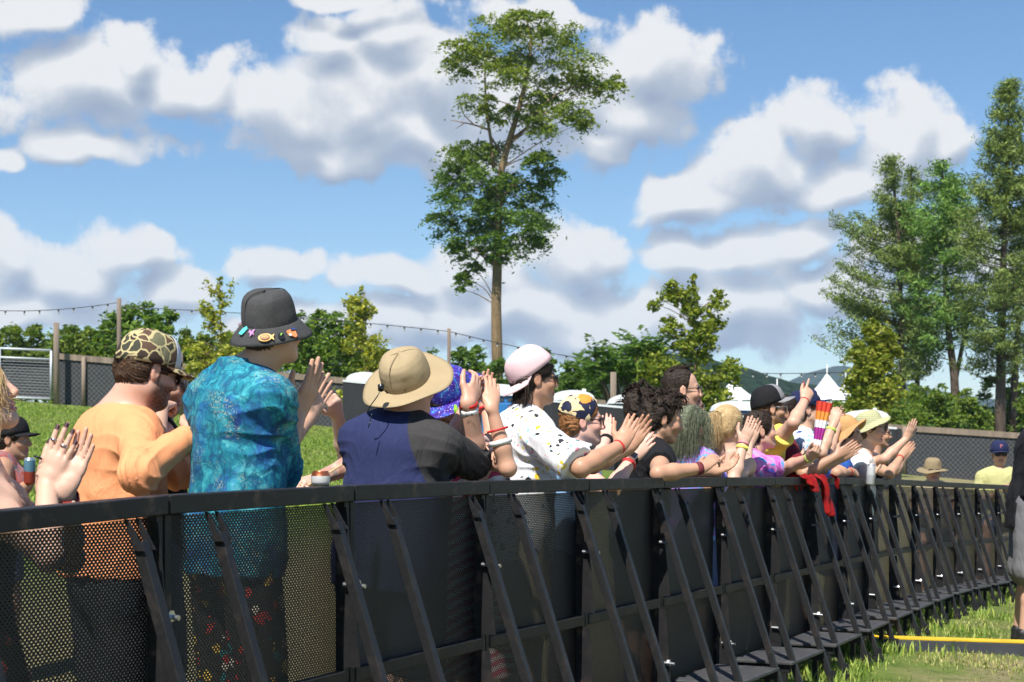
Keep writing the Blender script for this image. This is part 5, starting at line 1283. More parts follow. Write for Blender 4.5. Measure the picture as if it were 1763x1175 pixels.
def P_teal():
    p = Person('tall man in a turquoise floral shirt and black bucket hat with pins, seen from behind', 5.3, (412, 644), 44, (.03, 0), (470, 568, 46, 6, 0), 1.02, .99, .170, hs=.89, skin=FAIR, torso=.50)
    p.legs(); p.limb('R', (478, 814, 1), (514, 712, 1), (558, 618, 1), (-.8, .6, .1), .06, .6, Lh=.20); p.limb('L', (470, 790, 1), (530, 720, 1), (566, 648, 1), (.8, -.6, .1), .06, .7, Lh=.20)
    p.shirt(cloth('turquoise_floral', pat_teal, .75), 1.25, .026, -.16, collar=.05, amp=.011, scale=14); p.bottoms(cloth('red_patterned_trousers', pat_spots((.035, .03, .03), [(.5, .04, .03), (.6, .4, .06), (.5, .04, .03), (.02, .2, .22), (.55, .5, .4)], 26, .62, dist=.05), .85), 1.0, .03, 'trousers'); p.shoes(BLKC); p.hair_cap(BRN, .004, -.07, cut=-.005)
    DK = cloth('washed_black_denim', denim((.060, .060, .061)), .9, .5, .4)
    p.brim_hat(DK, DK, .028, 14, 0, 44, .102, .112, .048, .056, .006, 2, 1, flat=True, taper=.90, name='bucket_hat', seams=(.9, 2.2, 4.0, 5.3)); p.later(lambda: hat_pins(p)); p.finish(blush=.2)
def hat_pins(p):
    """enamel pins on the lower brim, on the side facing the stage pit"""
    O, f, l, u, h, r, w, drop, brim = p.hatfr
    def col(n, c): return M(n, c, .55, .1, 60)
    def spot(px, py):
        # where the sight line meets the brim cone
        e = np.array([0, 0, CH]); d = at(px, py, 1.0) - e; best = None
        for a in np.linspace(0, 2 * np.pi, 721):
            for t in np.linspace(.25, .95, 15):
                q = O + (f * math.cos(a) * 1.08 + l * math.sin(a) * .95) * (r + w * t) * h - u * (drop * t ** 1.25) * h; v = q - e
                s_ = v @ d / (d @ d); er = np.linalg.norm(v - d * s_) + .02 * s_
                if best is None or er < best[0]: best = (er, q, a)
        a = best[2]; out = norm(f * math.cos(a) + l * math.sin(a)); n = norm(out * drop / w + u * 1.0); n = norm(out * .66 + u * .75); t = norm(np.cross(u, out)); return best[1] + n * .006, t, np.cross(n, t), n
    def plate(px, py, shape, mat, name='enamel_pin', off=0, parent=None, sc=1.0):
        q, t, v, n = spot(px, py); P = [q + (t * a + v * b) * sc + n * off for a, b in shape]; k = len(P)
        m = MB(); m.add(P + [x + n * .003 for x in P], [tuple(range(k))[::-1], tuple(range(k, 2 * k))] + [(i, (i + 1) % k, k + (i + 1) % k, k + i) for i in range(k)]); return p.mbpart(m, name, mat, False, parent or brim)
    ov = lambda a, b, n=16: [(a * math.cos(2 * math.pi * i / n), b * math.sin(2 * math.pi * i / n)) for i in range(n)]
    GOLD = M('gold_enamel', (.62, .34, .09), .55, .1, metal=.2)
    q = plate(417, 562, ov(.012, .008), GOLD); plate(417, 562, ov(.0095, .006), col('violet_enamel', (.22, .16, .55)), 'enamel', .0035, q)
    q = plate(422, 571, [(-.013, -.014), (.006, -.016), (.014, .010), (.002, .018), (-.010, .006)], col('cyan_enamel', (.10, .62, .60))); plate(425, 569, [(-.004, -.012), (.006, -.010), (.010, .006), (.004, .010)], col('yellow_enamel', (.75, .70, .12)), 'enamel', .0035, q)
    plate(436, 575, [(-.012, .012), (-.004, .004), (.0, .012), (.008, .014), (.004, .003), (.010, -.010), (.003, -.004), (-.003, -.016), (-.006, -.004), (-.014, .002)], col('lilac_enamel', (.42, .20, .42)))
    fish = [(.022 * math.cos(a), .015 * math.sin(a)) for a in np.linspace(.35, 2 * math.pi - .35, 16)] + [(.030, -.012), (.026, 0), (.030, .012)]
    q = plate(457, 584, fish, GOLD); e = plate(457, 584, ov(.0165, .011), col('brown_enamel', (.25, .09, .03)), 'enamel', .0035, q)
    c, t, v, n = spot(457, 584); text_part(p, 'NS', c + n * .0075, t, v, .017, GOLD, e)
    q = plate(484, 582, ov(.0105, .0125), BLKP); plate(484, 581, [(-.004, -.004), (.004, .004), (.001, .006), (-.005, .0)], col('green_enamel', (.25, .55, .06)), 'enamel', .0035, q)
    q = plate(503, 578, [(-.016, .016), (.0, .018), (.014, .012), (.022, .016), (.014, .002), (.010, -.012), (.0, -.018), (-.006, -.010), (-.018, -.004)], col('orange_enamel', (.65, .22, .08))); plate(504, 573, [(-.010, .004), (.012, .0), (.006, .010), (-.006, .011)], col('navy_enamel', (.03, .05, .16)), 'enamel', .0035, q)
    plate(498, 580, ov(.005, .004, 10), WHT, 'enamel', .0035, q)
def tattoo_fn(s, P, col):
    A, E, Wp = s.arm['L']; d = Wp - E; t = (P - E) @ d / (d @ d); r = np.linalg.norm(P - E - t[:, None] * d, axis=1); m = (t > .05) & (t < .92) & (r < .07)
    n1 = ripple(P, 120, 21, 2); n2 = ripple(P, 90, 22, 2); c = np.where(n1[:, None] > .25, np.array([.30, .12, .09]), np.where(n2[:, None] > .2, np.array([.16, .22, .20]), col)); return np.where(m[:, None], col * .45 + c * .55, col)
def P_tattoo():
    p = Person('tattooed person mostly hidden behind the navy shirt, fist raised and holding a stick', 7.3, (690, 718), 196, (0, 0), (706, 672, 190, 0, 0), 1.0, 1.0, .17, skin=PALE)
    p.legs(); p.limb('L', (622, 795, -1), (538, 828, -1), (506, 832, -1), (-.1, .3, -.9), .7, .2); p.limb('R', (598, 788, -1), (580, 712, -1), (570, 672, -1), (-.4, .85, 0), 1.05, .2)
    p.shirt(BLKC, .5, .015, -.12); p.bottoms(DENIM, .5); p.hair_cap(DKB, .01); p.finish(tattoo=tattoo_fn)
    a = at(530, 836, 6.55); b = at(590, 800, 6.6); o = MB().bar(a - a, b - a, .022, .006).build('wooden_stick', M('pale_wood', (.55, .38, .2), .7, .2, 20), None, a, bevel=.002); tag(o, 'flat pale wooden stick held by the tattooed arm left of the navy shirt', 'stick')
def raglan(s, P):
    c = np.tile(np.array([.024, .032, .098]), (len(P), 1)); g = np.array([.046, .044, .044])
    for k, sg in (('R', 1),):
        A, E, Wp = s.arm[k]; q = P - s.pel; r = q @ s.right * sg; u = q @ s.up; h = np.dot(s.neck - s.pel, s.up); ln = .095 + (h - u) * .42
        da = Cap(A, E, .07, .07).d(P[:, 0], P[:, 1], P[:, 2]); db = Cap(E, Wp, .06, .06).d(P[:, 0], P[:, 1], P[:, 2])
        m = ((r > ln) & (u > h * .45)) | (db < .015) | ((da < .012) & (r > .15)); c[m] = g
    return c
def P_navy():
    p = Person('broad man in a navy shirt with charcoal sleeves and wide tan sun hat, clapping', 6.4, (690, 724), 60, (.08, 0), (705, 668, 46, 6, 0), 1.04, 1.27, .19, hs=.91, skin=(.62, .36, .26), armr=1.15, neckr=.068)
    p.legs(); p.limb('R', (816, 796, 1), (806, 694, -1), (836, 634, 1), (-.6, .75, .2), .30, .4); p.limb('L', (760, 800, 1), (800, 712, 1), (838, 640, 1), (.7, -.7, .1), .15, .5)
    p.shirt(cloth('raglan_jersey', attrcol, .85), 1.16, .020, -.16, .088, amp=.008, colfn=raglan, scale=15); p.bottoms(cloth('navy_shorts', (.02, .024, .05)), .5, .04); p.shoes(BLKC); p.hair_cap(DKB, .008, -.07, cut=.035)
    TN = cloth('tan_nylon', (.37, .285, .165), .75, .05, .25); p.brim_hat(TN, TN, .034, 30, 0, 26, .106, .128, .092, .012, .016, 2, .9, name='sun_hat', taper=.97, band=cloth('tan_nylon_dark', (.27, .205, .115), .75), seams=(1.9, 2.9, 4.4, 5.3))
    def cord():
        O, f, l, u, h, r, w, dr, b = p.hatfr; c = O - f * r * 1.05 * h + u * .012; m = MB(); z = np.array([0, 0, 1.])
        a0 = at(656, 668, 6.22); m.tube(smooth_path([a0, at(650, 682, 6.2), at(637, 700, 6.2), at(632, 712, 6.22)], 10), .0022, 5); m.tube(smooth_path([at(640, 712, 6.2), at(637, 726, 6.2), at(634, 737, 6.2), at(638, 726, 6.2)], 9), .0018, 5); p.mbpart(m, 'chin_cord', BLKP)
        p.mbpart(MB().lathe([(.001, -.016), (.012, -.012), (.013, .012), (.001, .016)], 12, a0), 'cord_lock', BLKP, True)
    p.later(cord)
    def txt(s, o, c, a, b, d, r, w):
        n = norm(np.array([0, -1., 0]) - d * -d[1]); text_part(s, '214', c + n * (r + .006), np.cross(d, n) , d, .020, BLKP, o)
    p.band('R', RED, .97, .016, .033); p.band('R', WHT, .87, .024, .034, text=txt); p.finish()
def P_galaxy():
    p = Person('woman in a purple galaxy bucket hat and striped dress clapping beside the tan hat', 6.9, (792, 744), 38, (.06, 0), (778, 686, 36, 2, 0), .97, .92, .155, skin=(.60, .35, .24), bust=1, armr=.86)
    p.legs(); p.limb('R', (874, 806, -1), (846, 700, 1), (850, 640, 1), (-.3, .9, .1), .15, .5); p.limb('L', (852, 780, 1), (836, 700, 1), (842, 638, 1), (.3, -.9, .1), .15, .5)
    p.shirt(cloth('pink_striped_dress', pat_stripes((.62, .06, .12), (.78, .72, .70), 26, (.3, .5, 0)), .8), 0, .012, -.15, .085, arms='', vneck=.06, tank=True, name='dress_top'); p.skirt(cloth('pink_striped_dress', (.6, .1, .1)), .55, .15, 'dress_skirt'); p.shoes(BLKC); p.hair_cap(DKB, .01, -.10, cut=.03)
    GX = cloth('galaxy_print', pat_galaxy, .4); p.brim_hat(GX, GX, .024, 34, 0, 22, .102, .118, .075, .024, .010, 2, 1, name='bucket_hat', taper=.93)
    def ear(): p.mbpart(MB().tube([at(784, 698, 6.73), at(785, 706, 6.72), at(786, 714, 6.72)], [.006, .010, .009], 8), 'earring', M('green_gummy', (.25, .62, .03), .15, .2)) ; p.mbpart(MB().tube(smooth_path([at(752, 722, 6.84), at(780, 728, 6.78), at(800, 736, 6.8)], 9), .0022, 5), 'necklace', BLKP)
    p.later(ear); p.band('R', WHT, .42, .020, .041); p.band('L', RED, .92, .012, .033); p.band('R', RED, .62, .008, .039); p.finish(lips=(.45, .1, .12))
def P_toucan():
    p = Person('man in a white toucan print shirt and backwards pink cap with sunglasses, clapping', 7.4, (902, 716), 20, (.06, 0), (921, 653, 14, 0, 0), 1.03, 1.06, .185, hs=.92, skin=(.50, .285, .185))
    p.legs(); p.limb('R', (1000, 806, -1), (1068, 768, 1), (1098, 712, 1), (.1, 1, 0), .06, .6); p.limb('L', (1020, 800, 1), (1082, 772, 1), (1122, 716, 1), (-.2, -1, 0), .06, .6)
    p.shirt(cloth('toucan_print', pat_toucan, .75), .92, .026, -.16, collar=.05, amp=.010, flare=.018, scale=16); p.bottoms(KHAKI, .5, .04); p.shoes(BLKC)
    p.hair_cap(DKB, .012, -.10, .07, cut=.07); G = []
    for k in range(9): a = -.9 + k * .2; G.append([(-.05 + .02 * abs(a), a * .085, .02), (-.085 + .03 * abs(a), a * .095, -.05), (-.085 + .03 * abs(a), a * .10, -.10), (-.10 + .02 * abs(a), a * .10, -.145)])
    p.strands(DKB, G, 15, .003, .010, .007, 'long_hair', 4)
    PK = cloth('pale_pink_cotton', (.74, .52, .53), .85, .1, .12); p.cap(PK, PK, True, .036, 42, big=1.05, brimL=.072, flat=1.6); p.glasses(BLKP, LENS); p.band('R', RED, .96, .008, .030, 'string_bracelet'); p.finish(lips=(.36, .15, .12))
def P_scarf():
    p = Person('red haired woman in a navy and cream headscarf and sunglasses, cheering and clapping', 8.1, (984, 782), 8, (.14, 0), (1003, 727, 4, 2, 0), .97, .95, .155, skin=(.70, .44, .35), bust=1)
    p.open_mouth(.012); p.legs(); p.limb('R', (1052, 846, -1), (1090, 788, 1), (1130, 744, 1), (.1, 1, -.1), .1, .7); p.limb('L', (1022, 806, 1), (1046, 752, 1), (1049, 716, 1), (-.2, -1, 0), .12, .6)
    p.shirt(cloth('sky_blue_cotton', (.26, .45, .72), .85), .5, .014, -.14, .082, amp=.004); p.bottoms(DENIM, .4); p.shoes(BLKC); p.hair_cap(GING, .006, -.09)
    G = [[(-.05, y, -.02), (-.085, y, -.055), (-.095, y * .8, -.10), (-.09, y * .6, -.135)] for y in (-.05, -.02, .02, .05)]
    p.strands(GING, G, 12, .0028, .008, .004, 'tied_hair', 5)
    def scarf():
        S = SDF(); h = p.hs; E = lambda f, l, u, a, b, c: Ell(p.hp(f, l, u), (a * h, b * h, c * h), p.H)
        S.u(E(-.014, 0, .046, .114, .092, .100), .02).u(E(-.085, 0, .0, .055, .066, .06), .03).u(E(-.125, 0, -.035, .042, .055, .045), .03).keep(p.hp(.052, 0, .05), p.f * .86 - p.u * .42).keep(p.hp(0, 0, .006), -p.u - p.f * .42)
        P, F = S.mesh(p.vox); e = np.array([0, 0, CH]); d = norm(at(1008, 683, 1.0) - e); v = P - e; rr = np.linalg.norm(v - (v @ d)[:, None] * d, axis=1); q = (P - p.O) @ p.H.T
        m = (rr < .034) & (q[:, 1] < -.01); p.part('headscarf', P + vnormals(P, F) * (ripple(P, 55, 3) * .003)[:, None], F, cloth('scarf_print', pat_scarf, .7, .05, .2), np.repeat(m[:, None] * 1.0, 3, 1))
    p.later(scarf); p.glasses(BLKP, LENS, up=.002); p.band('L', BLKC, .92, .022, .029)
    def watch():
        A, E, Wp = p.arm['R']; d = norm(Wp - E); c = E + (Wp - E) * .93; n = norm(np.array([0, -1., .25]) - d * (np.array([0, -1., .25]) @ d)); s_ = np.cross(d, n); o = p.mbpart(MB().box(c + n * .034, (.019, .017, .006), (d, s_, n)), 'watch_case', STEEL, False); p.mbpart(MB().box(c + n * .0415, (.016, .014, .0015), (d, s_, n)), 'watch_screen', BLKP, False, o)
    p.band('R', BLKC, .93, .018, .030, 'watch_strap'); p.later(watch); p.band('R', RED, .80, .016, .032); p.finish(lips=(.55, .2, .2), brow=(.25, .11, .05), blush=.5)
def curls(seed, n):
    r = np.random.default_rng(seed); G = []
    while len(G) < n:
        a = r.uniform(-1.5, 1.5); b = r.uniform(-.9, 1.1); c = np.array([-.012 + .10 * math.sin(b) * math.cos(a * .4), .082 * math.sin(a), .04 + .09 * math.cos(a) * math.cos(b * .6)])
        if c[0] > .045 and c[2] < .085: continue
        e = c * [1.05, 1.06, 1.06] + r.normal(size=3) * .014; G.append([c, (c + e) / 2 + r.normal(size=3) * .012, e, e + np.array([.010, 0, -.022]) + r.normal(size=3) * .012])
    return G
def P_curly():
    p = Person('young man with curly dark hair in a black T-shirt leaning on the rail', 8.6, (1116, 760), 22, (.10, 0), (1141, 722, 6, -10, 0), 1.0, .98, .17, skin=TAN)
    p.legs(); p.limb('R', (1134, 816, -1), (1210, 806, 1), (1246, 776, 1), (0, .5, -.85), (.35, .4, .45, .5), .3); p.limb('L', (1160, 812, 1), (1232, 812, 1), (1280, 792, 1), (0, -.4, .9), .25, .4)
    p.shirt(BLKC, .42, .018, -.14, .078); p.bottoms(GREYD, .5); p.shoes(BLKC); p.hair_cap(DKB, .014, -.07, .040, .008); G = curls(8, 38)
    p.strands(DKB, G, 10, .0036, .008, .010, 'curls', 6); p.band('R', M('maroon_cloth', (.16, .02, .03), .8), .90, .03, .031, 'wristband'); p.finish(beard=((.10, .06, .04), .35))
def P_darkhair():
    p = Person('person with thick dark hair mostly hidden behind the curly haired man', 9.4, (1100, 740), 30, (0, 0), (1107, 706, 30, 0, 0), 1.0, 1.0, .17, skin=TAN)
    p.legs(); p.limb('R', (1105, 800, 1), (1130, 790, 1), (1150, 780, 1)); p.limb('L', (1125, 800, 1), (1150, 790, 1), (1165, 780, 1)); p.shirt(BLKC, .5); p.bottoms(DENIM, .5); p.hair_cap(DKB, .008, -.08, .05, .006); p.strands(DKB, curls(4, 26), 10, .0032, .009, .010, 'curls', 16); p.finish()
def P_glasses():
    p = Person('smiling man with swept short dark hair and sunglasses, taller than his neighbours', 10.0, (1158, 722), 8, (0, 0), (1175, 673, 2, 4, 0), 1.08, 1.0, .18, skin=FAIR)
    p.legs(); p.limb('R', (1170, 800, 1), (1200, 780, 1), (1220, 770, 1)); p.limb('L', (1180, 800, 1), (1200, 780, 1), (1220, 770, 1)); p.shirt(cloth('grey_green_shirt', (.10, .13, .12)), .5); p.bottoms(DENIM, .5); p.open_mouth(.006)
    p.hair_cap(DKB, .006, -.05, .024, .003, top=.008); G = [[(-.01 - .03 * k, l, .112), (.015 - .03 * k, l, .130), (.048 - .035 * k, l * .9, .134 - .004 * k)] for k in range(3) for l in (-.045, -.015, .015, .045)]
    p.strands(DKB, G, 22, .002, .007, .002, 'fringe', 7); p.glasses(BLKP, LENS); p.finish(beard=((.15, .09, .07), .35))
def P_shades():
    p = Person('face with dark sunglasses peeking out just right of the man with swept hair', 11.0, (1168, 748), 4, (0, 0), (1186, 702, 0, 0, 0), .98, .95, .16, skin=FAIR)
    p.legs(); p.limb('R', (1175, 810, 1), (1200, 800, 1), (1220, 790, 1)); p.limb('L', (1185, 810, 1), (1200, 800, 1), (1220, 790, 1)); p.shirt(cloth('dark_grey_shirt', (.05, .05, .06)), .5); p.bottoms(DENIM, .5); p.hair_cap(DKB, .012); p.glasses(BLKP, LENS); p.open_mouth(.008); p.finish()
TIE1 = cloth('blue_tie_dye', pat_tie([(.05, .22, .66), (.12, .38, .82), (.46, .13, .55), (.16, .45, .82), (.04, .20, .70)], 9), .85); TIE2 = cloth('pink_tie_dye', pat_tie([(.03, .28, .80), (.10, .10, .55), (.60, .10, .45), (.74, .26, .58), (.03, .38, .78), (.55, .09, .45)], 6), .85)
def P_greenhair():
    p = Person('woman with wavy green grey hair and a blue tie-dye halter top', 9.2, (1198, 776), 36, (.05, 0), (1191, 740, 40, 0, 0), .97, .9, .15, skin=TAN, bust=1)
    p.legs(); p.limb('R', (1215, 822, 1), (1245, 812, 1), (1270, 800, 1)); p.limb('L', (1220, 820, 1), (1250, 805, 1), (1275, 795, 1)); p.shirt(TIE1, 0, .012, -.12, .075, arms='', vneck=.05, tank=True, name='halter_top'); p.bottoms(DENIM, .35)
    p.hair_cap(GRN_H, .014, -.10); G = [[(.0, y * .6, .12), (-.07, y * 1.2, .08), (-.09, y * 1.35, -.02), (-.09, y * 1.3, -.12), (-.085, y * 1.2, -.19)] for y in (-.075, -.05, -.025, 0, .025, .05, .075)] + [[(.04, -.05, .105), (.03, -.092, .04), (.02, -.098, -.05), (.03, -.09, -.14), (.02, -.085, -.18)]]
    p.strands(GRN_H, G, 130, .0009, .021, .006, 'wavy_hair', 9, 10); p.finish()
def P_pony():
    p = Person('woman with a blonde ponytail seen from behind, hands raised clapping', 9.9, (1252, 776), 48, (.10, 0), (1254, 735, 42, -4, 0), .97, .9, .155, skin=PALE, bust=1)
    p.legs(); p.limb('R', (1262, 828, -1), (1280, 764, 1), (1302, 708, 1), (.1, 1, 0), .06, .5); p.limb('L', (1280, 815, 1), (1290, 765, 1), (1312, 712, 1), (-.1, -1, 0), .06, .5); p.shirt(cloth('peach_top', (.6, .35, .28)), 0, .010, -.12, .08, arms='', vneck=.06, tank=True, name='tank_top'); p.bottoms(DENIM, .35)
    p.hair_cap(BLND, .012, -.085, .075, .002); G = [[(-.085, y * .3, .06), (-.135, y, .07), (-.16, y * 1.5, .01), (-.155, y * 1.8, -.07), (-.13, y * 1.5, -.13)] for y in (-.03, -.015, 0, .015, .03)]
    p.strands(BLND, G, 70, .0011, .013, .004, 'ponytail', 10); p.later(lambda: p.mbpart(MB().lathe([(.016, -.008), (.022, 0), (.016, .008)], 14, p.hp(-.115, 0, .068), (p.l, p.u, p.f)), 'hair_tie', BLKP)); p.band('R', M('yellow_band', (.75, .72, .12), .6), .88, .02, .031); p.band('R', cloth('pink_band', (.7, .25, .3)), .99, .01, .030); p.finish()
def P_tiedye():
    p = Person('woman in a pink and blue tie-dye T-shirt holding out a striped folded fan', 10.6, (1290, 780), 10, (.22, 0), (1309, 743, 6, 8, 0), .98, 1.05, .165, skin=FAIR, bust=1)
    p.legs(); p.limb('R', (1352, 806, 1), (1394, 788, -1), (1418, 768, -1), (0, .9, .3), 1.05, .1, thumb=.4); p.limb('L', (1330, 815, 1), (1380, 800, 1), (1400, 790, 1)); p.shirt(TIE2, .72, .02, -.14, .08, flare=.016); p.bottoms(DENIM, .5); p.hair_cap(DKB, .014, -.09); G = [[(-.02, y, .12), (-.09, y * 1.3, .03), (-.095, y * 1.3, -.07), (-.09, y, -.12)] for y in (-.06, -.02, .02, .06)]
    p.strands(DKB, G, 12, .0036, .010, .006, 'hair', 11); p.open_mouth(.008); p.band('R', M('lime_band', (.5, .7, .1), .6), .97, .008, .030); p.finish()
    W0, dr, pn, th = p.hand['R']; c = W0 + dr * .075 + pn * .022; tp_ = at(1420, 692, c[1] - .02); b0 = c - (tp_ - c) * .12; u = norm(tp_ - b0); L = np.linalg.norm(tp_ - b0); r = norm(np.cross(u, [0, -1, 0])); n = np.cross(r, u)
    root = empty('folded_fan', b0); tag(root, 'folded fan striped red, orange, white and magenta, held upright above the rail', 'fan')
    C5 = [(.82, .80, .82), (.40, .03, .28), (.84, .80, .82), (.85, .30, .05), (.72, .06, .03)]
    for j, (lo, hi) in enumerate([(0, .30), (.30, .52), (.52, .66), (.66, .82), (.82, 1)]):
        m = MB()
        for k in range(7):
            a = (k - 3) * .030; q = u * math.cos(a) + r * math.sin(a); o = q * L * .0 + r * (k - 3) * .0045; tw = norm(r * .8 + n * (.6 if k % 2 else -.6))
            m.box(o + q * L * (lo + hi) / 2, (L * (hi - lo) / 2, .0085, .0012), (q, tw, np.cross(q, tw)))
        m.build('pleats', M('fan_%d' % j, C5[j], .6, .08, 30), root)
def P_greycap():
    p = Person('bearded man in a grey and black cap and yellow T-shirt, pointing up', 11.2, (1312, 748), 12, (.05, 0), (1326, 704, 8, 4, 0), 1.04, 1.12, .185, skin=FAIR)
    p.legs(); p.limb('R', (1366, 728, -1), (1386, 690, 1), (1402, 652, 1), (-.2, 1, 0), (.05, 1.1, 1.2, 1.2), .2, thumb=.3, Lh=.19); p.limb('L', (1350, 800, 1), (1380, 790, 1), (1400, 780, 1)); p.shirt(cloth('yellow_cotton', (.82, .66, .12), .85), .55, .02, -.14, .082, flare=.02); p.bottoms(KHAKI, .5)
    p.hair_cap(BRN, .009, -.07, cut=.045); GC = cloth('grey_melange', (.24, .24, .25), .9); p.cap(BLKC, GC, tilt=10, up=.03, big=1.06, front=GC); p.glasses(WHT, LENS, name='glasses'); p.band('R', RED, .97, .008, .030); p.finish(beard=((.06, .035, .022), .9))
def P_maroon():
    p = Person('man in a maroon T-shirt clapping with tanned forearms beside the yellow shirt', 11.7, (1345, 756), 8, (.14, 0), (1352, 713, 4, 2, 0), 1.02, 1.05, .18, skin=OLIVE)
    p.legs(); p.limb('R', (1384, 816, -1), (1440, 786, 1), (1478, 762, 1), (.1, 1, .1), .06, .5); p.limb('L', (1400, 815, 1), (1448, 790, 1), (1484, 768, 1), (-.1, -1, -.1), .06, .5); p.shirt(cloth('maroon_cotton', (.15, .012, .02), .85), .7, .02, -.14, .08); p.bottoms(DENIM, .5); p.hair_cap(DKB, .01); p.glasses(BLKP, LENS); p.finish(beard=((.05, .03, .02), .8))
def P_navycap():
    p = Person('man in a navy flat brimmed cap and blue white floral shirt, chin lifted', 12.1, (1380, 748), 4, (.06, 0), (1390, 706, 0, 10, 0), 1.04, 1.08, .18, skin=FAIR)
    p.open_mouth(.006); p.legs(); p.limb('R', (1414, 780, -1), (1436, 728, 1), (1445, 690, 1), (.3, .9, 0), .35, .6); p.limb('L', (1425, 782, 1), (1442, 735, 1), (1448, 700, 1), curl=.4); p.shirt(cloth('blue_floral', pat_spots((.74, .77, .82), [(.03, .10, .42), (.04, .16, .55), (.02, .06, .30), (.25, .45, .68)], 17, .72, dist=.09), .8), .8, .024, -.14, collar=.04, flare=.018); p.bottoms(KHAKI, .5)
    p.hair_cap(BRN, .009, -.07, cut=.04); NV = cloth('navy_twill', (.016, .022, .07), .9); p.cap(NV, NV, tilt=4, up=.026, big=1.06, flat=.5, brimL=.08); p.glasses(RED, M('red_lens', (.5, .05, .02), .15)); p.band('R', M('lime_band', (.5, .7, .1), .6), .75, .016, .035)
    def logo(): O, f, l, u, h, hg = p.capfr; text_part(p, 'D', O + (f * .098 + u * .055 - l * .03) * h, l, u, .055, WHT, p.cap_o, .004, 'emblem')
    p.later(logo); p.finish()
def P_brownhat():
    p = Person('person in a floppy orange brown bucket hat leaning over a blue can', 12.6, (1446, 786), -4, (.15, 0), (1459, 749, -12, 0, 0), .99, .95, .165, skin=TAN)
    p.legs(); p.limb('R', (1440, 815, -1), (1466, 812, 1), (1486, 818, 1), (0, .8, -.5), .55, .3); p.limb('L', (1462, 815, 1), (1478, 812, 1), (1490, 815, 1), curl=.6); p.shirt(cloth('blue_cotton', (.03, .12, .45)), .6); p.bottoms(DENIM, .5); p.hair_cap(DKB, .014, -.09, cut=.025)
    TB = cloth('tan_cotton', (.50, .29, .12), .85); p.brim_hat(TB, TB, .036, 30, 0, 0, .102, .112, .070, .030, .026, 2, 2.2, name='bucket_hat'); p.open_mouth(.008); p.band('R', RED, .8, .01, .034); p.finish(); W0, dr, pn, th = p.hand['R']
    drink_can('drink_can', W0 + dr * .075 + pn * .035 - np.array([0, 0, .085]), .03, .12, (.08, .13, .22), (.35, .40, .45), 'dark blue can held low over the rail beside the white can')
def P_greenhat():
    p = Person('grinning person in a pale green bucket hat and white T-shirt, one arm raised', 13.2, (1486, 780), -18, (.12, 0), (1500, 741, -26, 2, 0), 1.0, .95, .165, skin=FAIR)
    p.open_mouth(.006); p.legs(); p.limb('L', (1524, 790, -1), (1560, 756, 1), (1578, 714, 1), (-.3, .9, .1), .04, .5); p.limb('R', (1488, 822, -1), (1500, 818, 1), (1508, 806, 1), (0, .6, .8), .7, .2); p.shirt(cloth('white_cotton', (.78, .76, .72), .85), .55, .018, -.14, .08); p.bottoms(DENIM, .5); p.hair_cap(BRN, .012, -.09, cut=.03)
    GH = cloth('pale_green_corduroy', pat_stripes((.36, .36, .19), (.46, .45, .27), 60), .9); p.brim_hat(GH, GH, .040, 26, 0, 0, .104, .114, .072, .040, .022, 2, .6, name='bucket_hat', taper=.95); p.finish(lips=(.5, .2, .18))
    a = at(1498, 836, Dbar(1494) - .16); drink_can('drink_can', a, .033, .165, (.72, .74, .76), (.50, .52, .55), 'tall white can held outside the rail below the pale green hat', (0, R(4), 0), lid=(.7, .7, .72))
    def t(): 
        q = at(1496, 815, Dbar(1494) - .16 - .035); text_part(None, 'ICE', q, (.15, 0, 1), (-1, 0, .15), .05, BLKP, None, .001)
def P_behind():
    p = Person('person mostly hidden behind the pale green hat, clapping at the far end', 14.0, (1500, 785), -5, (.12, 0), (1512, 747, -8, 0, 0), 1.0, .95, .165, skin=TAN)
    p.legs(); p.limb('R', (1532, 816, -1), (1552, 786, 1), (1570, 760, 1), (.1, 1, 0), .1, .5); p.limb('L', (1540, 812, 1), (1556, 788, 1), (1574, 762, 1), (-.1, -1, 0), .1, .5); p.shirt(BLKC, .5); p.bottoms(DENIM, .5); p.hair_cap(DKB, .01); p.glasses(BLKP, LENS); p.open_mouth(.008); p.band('R', RED, .9, .01, .031); p.finish()
def P_sitting_hat():
    p = Person('person in a tan wide brimmed hat and sunglasses low behind the far barrier', 17.6, (1606, 832), -92, (0, 0), (1606, 811, -96, 0, 0), 1.0, 1.0, .17, skin=TAN)
    p.seat(); p.limb3('R', p.tp(.22, .08, .22), p.tp(.12, .26, .18), p.tp(.02, .36, .18)); p.limb3('L', p.tp(-.22, .08, .22), p.tp(-.12, .26, .16), p.tp(-.02, .36, .16)); p.shirt(KHAKI, .6); p.bottoms(GREYD, .5); p.hair_cap(BLND, .012, -.10, cut=.03)
    HT = cloth('khaki_hat', (.26, .20, .115), .9); p.brim_hat(HT, HT, .020, -6, 0, 0, .102, .118, .070, .022, .014, 2, 0, name='sun_hat'); p.glasses(BLKP, LENS, w=.03); p.finish(beard=((.45, .25, .18), .25))
